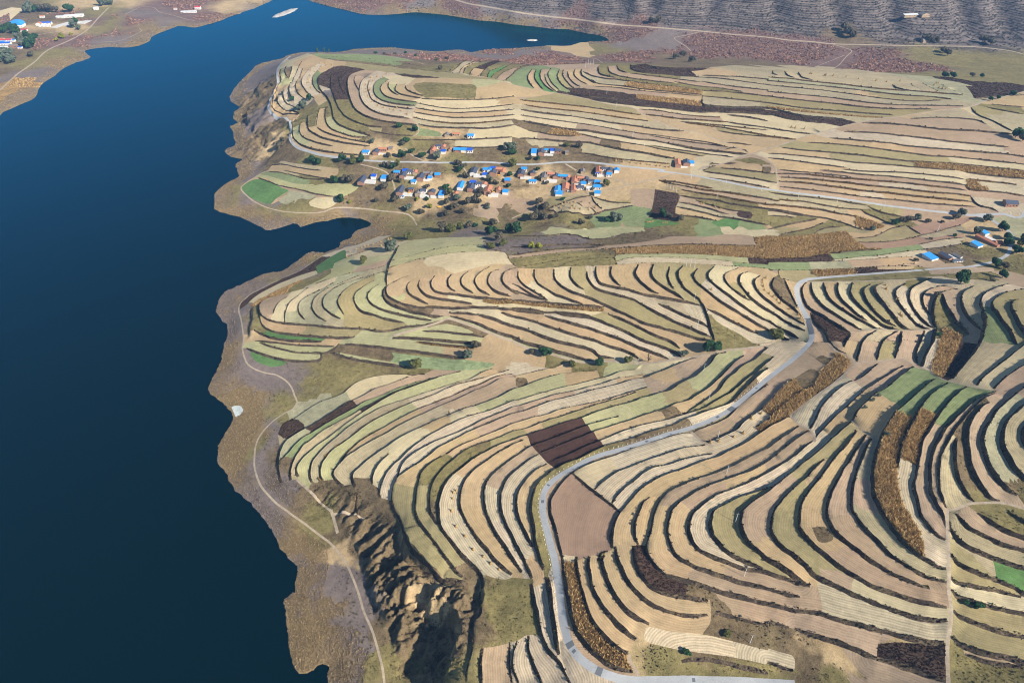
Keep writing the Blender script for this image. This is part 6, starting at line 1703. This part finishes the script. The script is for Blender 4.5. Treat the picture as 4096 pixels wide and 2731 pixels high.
TREES = """gully|in the gully below the terraces|22 305,120 5 G|22 555,228 3.4 o|22 800,212 3.4 G|22 1062,185 3.4 o|22 1582,125 2.8 g|22 1800,75 5 G|22 1885,75 4.2 G|22 1250,185 4.5 n|12 1462,250 4.6 o|12 1945,150 4.2 g|12 2025,55 3.6 d|22 185,110 2.5 d
road|beside the road bend at the gully head|31 75,1530 5.5 o
bowl|on a bank among the bowl terraces|33 1832,825 1.6 G|33 1932,862 2.2 G|23 1602,1300 2.0 G|23 1972,1130 2.2 o|32 950,560 1.4 g|32 1005,515 1.4 g|32 880,625 1.3 g|32 1085,870 1.6 g|31 1552,1525 1.8 G|31 1552,1150 2.4 d
farm|around the farm group at the road bend|31 1765,1030 5.2 G|31 2150,980 3.6 G|31 2090,880 4 G|31 2165,900 3.6 d|31 2010,465 4.4 g|31 1910,580 3.6 g|31 2150,555 4.4 G|31 2195,625 3.8 G|31 2190,685 4.6 G|31 2325,705 4.6 o|31 2285,755 4.6 G|31 2340,635 3.8 G|31 1710,605 1.6 G|31 1490,635 1.5 d|31 2050,1010 2.2 d|31 1355,830 2 d
stream|along the valley stream|31 1160,495 3.4 G|31 1235,470 3.2 d|31 1290,470 3.2 d|31 1370,450 3.8 g|31 1780,410 3.8 g|31 1722,450 3.6 d|31 960,550 2.6 g|31 1600,478 2 d|21 940,470 5 g|21 880,472 4 G|21 990,460 4 g|21 1385,430 4.6 G|21 1440,430 3.5 d|21 1540,460 3.4 d|21 720,440 2.8 d|21 640,500 3 d|31 1470,480 2.4 d
pair|on the pasture above the terraces|21 180,705 3.4 y|21 252,705 3.4 y
bay|around the head of the reedy bay|11 990,848 4 o|11 1240,738 5.6 g|11 1410,625 4.6 o|11 2150,590 5.5 G|11 2230,640 4.8 d|11 2160,715 4 o|11 2275,690 4 o|21 40,575 5.4 G|11 1720,560 5.4 d|11 1785,565 5 o|11 1960,530 4.4 d|11 2012,510 3 G|11 2180,500 4 d|11 2320,570 4.6 G|21 250,430 5 d|21 205,460 4.6 d|21 300,450 4 d|21 395,430 3.6 d|11 1880,545 4 o
field|beside the small shore fields|11 780,285 5 G|11 865,300 2.6 y|11 730,108 4.6 G|11 875,110 5.4 d|11 820,100 4 d|11 1190,170 5 d|11 1110,290 3 d
lane|in the village grove|11 1285,280 4.6 d|11 1400,362 4.6 g|11 1750,310 4.4 d|11 1850,275 4.6 g|11 1820,350 4.6 d|11 1950,310 4.6 d|11 2035,270 4.6 d|11 1595,345 3.6 y|11 1480,275 2.4 y|11 1570,275 3 G|11 1745,410 4.8 d|11 1900,395 4 d|11 2130,350 3 g|11 1520,400 4 d|11 1240,100 4 d|11 1310,110 3.4 d|11 1570,160 3 d|11 1740,180 3.6 G
village|between the village houses|w 600,150 6 g|w 595,235 5.6 G|w 580,430 6 o|w 550,570 4.4 G|w 980,480 2.8 G|w 870,315 3.6 d|w 985,315 3 G|w 1010,610 3 d|w 2050,730 4.6 o|w 1450,105 4 o|w 1640,120 4 d|w 225,650 4 g|w 330,700 4 d|w 520,750 3.4 G|w 80,850 5 d|w 230,860 3.4 d|w 1840,790 2.6 g|w 1130,700 3 d|w 1370,950 2.6 G|w 1110,1090 5 d|w 1000,1020 5 d|w 1020,1110 5 d|v 1700,400 4.6 d|v 1730,500 4 G|v 1830,600 4.6 d|v 1500,780 4 G|v 1560,880 4.6 o|w 40,1000 5 d|w 200,1060 3 d|v 650,610 4 d
verge|on the verge of the village road|10 520,1500 5 G|10 580,1510 3.8 G|10 800,1485 4.6 G|10 890,1500 5.2 o|10 970,1490 4.6 G|10 1345,1452 4.6 G|10 1535,1447 4 G|10 1660,1460 5 g|10 1220,1447 3.2 d|10 1200,1545 4.4 d|10 1255,1555 4 G|10 1305,1527 3.6 o|10 1425,1405 3.4 G|10 1385,1310 4.2 G|10 1070,1320 2.8 g|10 1900,1550 4.4 d|10 2320,1380 5.6 g|10 1350,1340 3.4 d
mound|on the terraced headland|10 330,935 3.4 G|10 440,1000 6 g|10 490,920 4.6 G|10 395,1020 4 g|10 1320,1170 3.8 G|10 1465,1210 3.8 G|10 155,715 3 d|10 230,1370 4.6 d|10 250,1310 4 d|10 150,790 3 d
spit|on the far shore of the headland|10 565,480 2.2 p|10 630,480 2.2 p|10 670,485 1.8 p|10 1370,500 3 G|10 1465,530 3 G|10 1100,500 3 G|10 1280,510 3 d|10 1660,570 4 d|10 1750,555 4 d|10 1690,640 3.4 d|10 1180,505 2.6 d
far|below the distant hills|20 1290,215 7 d|20 1340,200 6 d|30 700,260 8 d|30 720,300 8 d|30 760,350 8 d|30 1485,392 6 d|30 1525,395 6 d|30 1430,372 6 d|30 1965,392 7 d|30 2040,412 7 d|30 1600,485 6 d|30 1645,515 6 d|30 1620,715 4.6 G|30 1700,712 4.6 G|30 1870,712 3.4 d|30 1960,712 3.4 G|30 2270,1265 6 G|30 2245,880 3.4 G|30 2040,925 3 G|30 2110,912 3 G|30 2330,1300 4 d|20 1500,545 6 d|20 1650,570 6 d|20 1570,530 6 d
town|around the town across the lake|z 560,190 9 G|z 660,190 9 d|z 760,190 9 d|z 860,200 9 d|z 1100,195 10 G|z 470,200 9 g|z 1190,375 8 G|z 1150,440 8 g|z 440,620 8 G|z 500,670 9 G|z 420,730 9 g|z 500,760 9 G|z 130,490 9 G|z 60,520 9 G|z 250,530 8 G|z 560,605 6 G|z 150,905 10 g|z 80,965 10 g|z 180,1000 10 g|z 500,890 6 d|z 990,605 5 y|z 1110,560 4 y|z 900,650 4 y|z 1600,100 8 g|z 1720,85 8 g|z 1240,470 5 g|z 300,640 7 g|z 30,880 9 G""".split('\n')
tr = []
for row in TREES:
    nm, place, rest = row.split('|', 2)
    for it in rest.split('|'):
        a = it.split(); tr.append((nm, place, parse(a[0] + ' ' + a[1])[0], float(a[2]), a[3]))
tp = put([t[2] for t in tr])
def size_word(r): return 'small' if r < 3 else ('large' if r >= 5 else 'medium')
tord = ordinals(tr, lambda t: (t[0], t[4], size_word(t[3])), tp)
for i, t in enumerate(tr):
    cm, tm = PROTO[t[4]][i % len(PROTO[t[4]])]
    shrub = t[3] < 2.3 and t[4] != 'p'
    lab = '%s %s %s%s %s' % (size_word(t[3]), TCOL[t[4]][0], 'shrub' if shrub else 'tree', tord[i], t[1])
    o = thing('shrub' if shrub else 'tree', lab, 'shrub' if shrub else 'tree', tuple(tp[i]), rnd.random() * 6.28, 'trees ' + t[1])
    s = t[3] * (0.85 if t[0] in ('village', 'lane') else 1.0) * (0.84 + rnd.random() * .15)
    o.scale = (s, s, s * (1.0 if not shrub else .75))
    for me, nm in ((tm, 'trunk'), (cm, 'crown')):
        if me is None: continue
        c = bpy.data.objects.new(nm, me); COL.objects.link(c); c.parent = o

# ---- corn stooks standing in the stubble
def stook_proto():
    mb = MB(); r = random.Random(3)
    for k in range(16):
        a = k * 2 * math.pi / 16 + r.uniform(-.1, .1); q = .75 + .2 * r.random(); h = 1.7 + .4 * r.random()
        mb.tube((q * math.cos(a), q * math.sin(a), -.1), (.12 * math.cos(a + .4), .12 * math.sin(a + .4), h * .85), .13, .07, 4)
        mb.tube((.12 * math.cos(a + .4), .12 * math.sin(a + .4), h * .85), (.35 * math.cos(a), .35 * math.sin(a), h * 1.15), .06, .02, 3)
    return mb
_mb = stook_proto(); stook_me = bpy.data.meshes.new('corn_stook'); stook_me.from_pydata(_mb.v, [], _mb.f); stook_me.materials.append(M_STALK)
STOOKS = """on the stubble strip below the concrete road|1.25|22 1822,930|22 1897,920|22 2035,880|22 2122,845|22 2195,715|22 2287,665
on the pale terrace above the lake cliff|1.0|12 1815,1385|12 1838,1365|12 1808,1440|12 1798,1555|13 1838,130|13 1922,215|13 1995,340|13 2090,400|13 2157,460|13 2232,510
on the terrace beside the road corner|1.2|21 2330,985|21 2300,1005|21 2300,1030|21 2308,1062|21 2318,1100|31 10,1130|31 45,1160|31 82,1188|31 110,1220|31 195,1272|31 275,1328|31 295,1366|21 1830,1095
on the grey stubble terrace east of the road|1.3|31 1080,1055|31 1085,1090|31 1210,1320|31 1225,1338|31 1175,1180
on the village stubble field|1.2|21 385,338|21 445,338|21 485,328|21 460,308|21 490,295|21 515,292|21 540,295|21 565,328|21 540,358|21 580,360|21 628,362|21 645,290|21 720,295|21 702,350|21 705,368|21 770,330|21 765,345|21 575,285
on the bay field by the reeds|1.0|11 862,745|11 918,722|11 970,707|11 998,697|11 1028,687|11 1075,677|11 1118,662|11 1145,656|11 1215,633|11 1240,627|11 1055,720|11 1150,690|11 1180,685|11 835,795
on the headland flank terraces|1.4|10 480,735|10 485,755|10 475,760|10 505,805|10 540,660|10 590,590|10 605,585|10 640,585|10 590,630|10 605,615|10 700,595|10 545,612|10 505,650|10 497,695
on the pale ring terrace below the dark summit|1.4|10 1200,685|10 1165,705|10 1115,705|10 1060,720|10 1075,745|10 1040,745|10 1010,785|10 1015,815|10 1050,825|10 1015,845|10 1028,885|10 1072,885|10 1115,915|10 1065,935|10 1120,967|10 1175,990|10 1230,965|10 1290,985|10 1370,988|10 1335,1020|10 1268,1012|10 1230,1005|10 1390,1055
on the strip above the village road|1.3|20 955,1475|20 1018,1485|20 1088,1493|20 1150,1502|20 1187,1503|20 1240,1510|20 1270,1515|20 1330,1525|20 1365,1525|20 1415,1535|20 1445,1538
on the far rim of the plain|1.5|30 385,680|30 402,682|30 520,694|30 532,696|30 600,700|30 715,714|30 830,730|30 990,748|30 1090,755|30 1210,750|30 1545,768|30 1565,768|30 1525,785|30 1570,812|30 1600,820|30 1630,826|30 215,1175|30 250,1182|30 335,1190
on the dark crop strip of the plain|1.2|21 1740,303|21 1760,303|21 1868,340|21 1915,350
in the green valley plot|.9|21 1230,472|21 1245,474|21 1258,472|21 1272,470|21 1285,468|21 1300,466|21 1378,482|21 1392,482|21 1408,480|21 1424,480""".split('\n')
sk = []
for row in STOOKS:
    place, sc, rest = row.split('|', 2)
    for it in rest.split('|'): sk.append((place, float(sc), parse(it)[0]))
sp_ = put([s[2] for s in sk])
for i, s in enumerate(sk):
    o = bpy.data.objects.new('corn_stook', stook_me); COL.objects.link(o)
    o.location = tuple(sp_[i]); q = s[1] * (0.85 + .3 * rnd.random()); o.scale = (q * 1.1, q * 1.1, q); o.rotation_euler = (0, 0, rnd.random() * 6)
    o['label'] = 'stook of dry corn stalks standing ' + s[0]; o['category'] = 'corn stook'; o['group'] = 'corn stooks ' + s[0]

# ---- power poles
POLES = """in the bowl terraces|23 2130,588|23 2055,75|22 1970,1210|22 1890,885|23 2185,1195|22 1757,280|22 1805,540|21 1675,1185|21 1700,1445|21 1597,885|21 1635,890|21 1675,895
on the plain above the village|21 1425,165|21 1452,170|21 1480,180|21 1508,200|21 1880,260|21 1645,75|21 1963,130|21 2290,185|31 278,238|31 635,290|31 1062,345|20 1210,1372|20 1107,1268|20 1043,1135|20 953,1003|20 870,865|20 787,750|20 675,625
on the valley floor by the lake|20 700,592|20 722,595|20 745,597|20 965,412|20 982,416|20 1000,420
at the foot of the far hills|30 275,235|30 1003,358|30 1515,475|20 1112,180|20 2000,110|20 2210,150|31 1555,558""".split('\n')
pl = []
for row in POLES:
    a = row.split('|')
    for it in a[1:]: pl.append((a[0], parse(it)[0]))
pp = put([p[1] for p in pl]); po = ordinals(pl, lambda p: p[0], pp)
def pole_proto(first_loc, label, group):
    t = thing('power_pole', label, 'power pole', first_loc, 0, group)
    MB().tube((0, 0, -.5), (0, 0, 8), .17, .11, 8).out('post', M_POLE, t)
    MB().box(-.9, .9, -.06, .06, 7.4, 7.52).out('crossarm', M_GREY, t)
    for x in (-.8, 0, .8): MB().tube((x, 0, 7.52), (x, 0, 7.78), .07, .05, 6).out('insulator', M_WHITE, t)
    return t
p0 = None
for i, p in enumerate(pl):
    lab = 'thin white power pole%s %s' % (po[i], p[0])
    if p0 is None: p0 = pole_proto(tuple(pp[i]), lab, 'power poles ' + p[0])
    else: copy_tree(p0, tuple(pp[i]), 0, 1.0, lab, 'power poles ' + p[0])

# ---- white marker stones along the outer edge of the concrete road
road = [L for L in lines if L.kind == 'R'][3]
mb = MB().tube((0, 0, -.3), (0, 0, .85), .25, .21, 8); mb.tube((0, 0, .85), (0, 0, .98), .21, .12, 8)
bme = bpy.data.meshes.new('bollard'); bme.from_pydata(mb.v, [], mb.f); bme.materials.append(M_WHITE)
def road_pos(pxs): 
    q = to_ground(np.array(parse(pxs))); return [road.s[np.argmin(np.hypot(*(road.xy - k).T))] for k in q]
sa = road_pos('31 270,1080 31 380,1420 22 2351,350 22 440,1230 23 475,1030')
pos = []
for s0, s1, stp in ((sa[0], sa[1], 3.2), (sa[2], sa[3], 3.6), (sa[3], sa[4], 3.4)):
    pos += list(np.arange(s0, s1, stp))
bx = np.column_stack([np.interp(pos, road.s, road.xy[:, 0]), np.interp(pos, road.s, road.xy[:, 1])]); nx = np.column_stack([np.interp(pos, road.s, road.nrm[:, 0]), np.interp(pos, road.s, road.nrm[:, 1])])
# the outer side is the western one, towards the lake
sgn = 1.0 if (bx + nx)[:, 0].mean() < bx[:, 0].mean() else -1.0
bx = bx + nx * sgn * (road.w + 0.8)
bz, *_ = surface(bx)
for q, z in zip(bx, bz):
    o = bpy.data.objects.new('bollard', bme); COL.objects.link(o); o.location = (q[0], q[1], z)
    o['label'] = 'small white bollard on the outer verge of the concrete road'; o['category'] = 'bollard'; o['group'] = 'bollards along the concrete road'

# ---- darker repair patches in the road
for s in ('31 365,1365 31 400,1500', '22 2030,600 22 1985,640', '22 1890,672 22 1868,685', '23 495,1215 23 560,1235', '23 535,1285 23 548,1298', '23 780,1450 23 830,1465', '22 1230,915 22 1250,918', '22 365,1320 22 375,1330', '22 305,1460 22 312,1468', '22 2262,420 22 2275,425', '23 1665,1553 23 1690,1565'):
    q0, q1 = road_pos(s); q0, q1 = min(q0, q1), max(q0, q1, min(q0, q1) + 1.5)
    ss = np.linspace(q0, q1, max(2, int((q1 - q0) / 1.5)))
    c = np.column_stack([np.interp(ss, road.s, road.xy[:, 0]), np.interp(ss, road.s, road.xy[:, 1])]); nn = np.column_stack([np.interp(ss, road.s, road.nrm[:, 0]), np.interp(ss, road.s, road.nrm[:, 1])])
    hwid = road.w * (0.97 if q1 - q0 > 3 else 0.45)
    cols_ = [c + nn * hwid * t for t in (-1, -.5, 0, .5, 1)]
    vs, fs = [], []
    for ccol in cols_:
        z, *_ = surface(ccol); vs += [(x, y, zz_ + 0.05) for (x, y), zz_ in zip(ccol, z)]
    m_ = len(ss)
    for a in range(4): fs += [(a * m_ + k, a * m_ + k + 1, (a + 1) * m_ + k + 1, (a + 1) * m_ + k) for k in range(m_ - 1)]
    obj_from('road_patch', vs, fs, [M_PATCH], road.obj)

# ---- sand islet and the wreck-like islet in the lake
def islet(name, label, cx, cy, sx, sy, rz, mat, h, seed):
    r = random.Random(seed); vs, fs = [], []; n = 28
    for q, z in ((1.0, -.3), (.8, h * .5), (.5, h), (.2, h * 1.1)):
        for k in range(n):
            a = k * 2 * math.pi / n; w = q * (0.85 + .3 * r.random())
            vs.append((sx * w * math.cos(a), sy * w * math.sin(a), z + .15 * r.random()))
    for j in range(3): fs += [(j * n + k, j * n + (k + 1) % n, (j + 1) * n + (k + 1) % n, (j + 1) * n + k) for k in range(n)]
    fs.append(tuple(range(3 * n, 4 * n)))
    o = obj_from(name, vs, fs, [mat], None, True); o.location = (cx, cy, 0); o.rotation_euler = (0, 0, rz)
    o['label'] = label; o['category'] = 'islet'
M_ISLE = two_tone('islet_sand', (0.18, 0.15, 0.12), (0.42, 0.38, 0.34), (0.62, 0.60, 0.58), 0.12, 0.6)
q = at_height(parse('10 160,165 10 380,75 20 185,372'), 0.0)
c = (q[0] + q[1]) / 2; d = q[1] - q[0]
islet('islet', 'long pale sandbank islet in the upper lake arm', c[0], c[1], np.hypot(*d) / 2, 14, math.atan2(d[1], d[0]), M_ISLE, 1.2, 4)
islet('islet', 'tiny brown and white islet in the far lake arm', q[2][0], q[2][1], 13, 8, 0, M_ISLE, 1.0, 9)
# white salt patch on the near reed shore
# ------------------------------------------------------------------ thin autumn haze over the whole valley
HAZE = 0.00006
mb = MB(); mb.box(-2900, 2900, -1300, 5200, -9, 430)
hz = mb.out('haze', None); hz.data.materials.clear(); hz['kind'] = 'stuff'; hz['label'] = 'thin blue haze over the valley'
m = bpy.data.materials.new('haze'); m.use_nodes = True; n = m.node_tree.nodes; l = m.node_tree.links
n.remove(n['Principled BSDF'])
pv = n.new('ShaderNodeVolumePrincipled'); pv.inputs['Color'].default_value = (0.24, 0.52, 1.0, 1); pv.inputs['Density'].default_value = HAZE; pv.inputs['Anisotropy'].default_value = 0.0
l.new(pv.outputs[0], n['Material Output'].inputs['Volume'])
hz.data.materials.append(m)
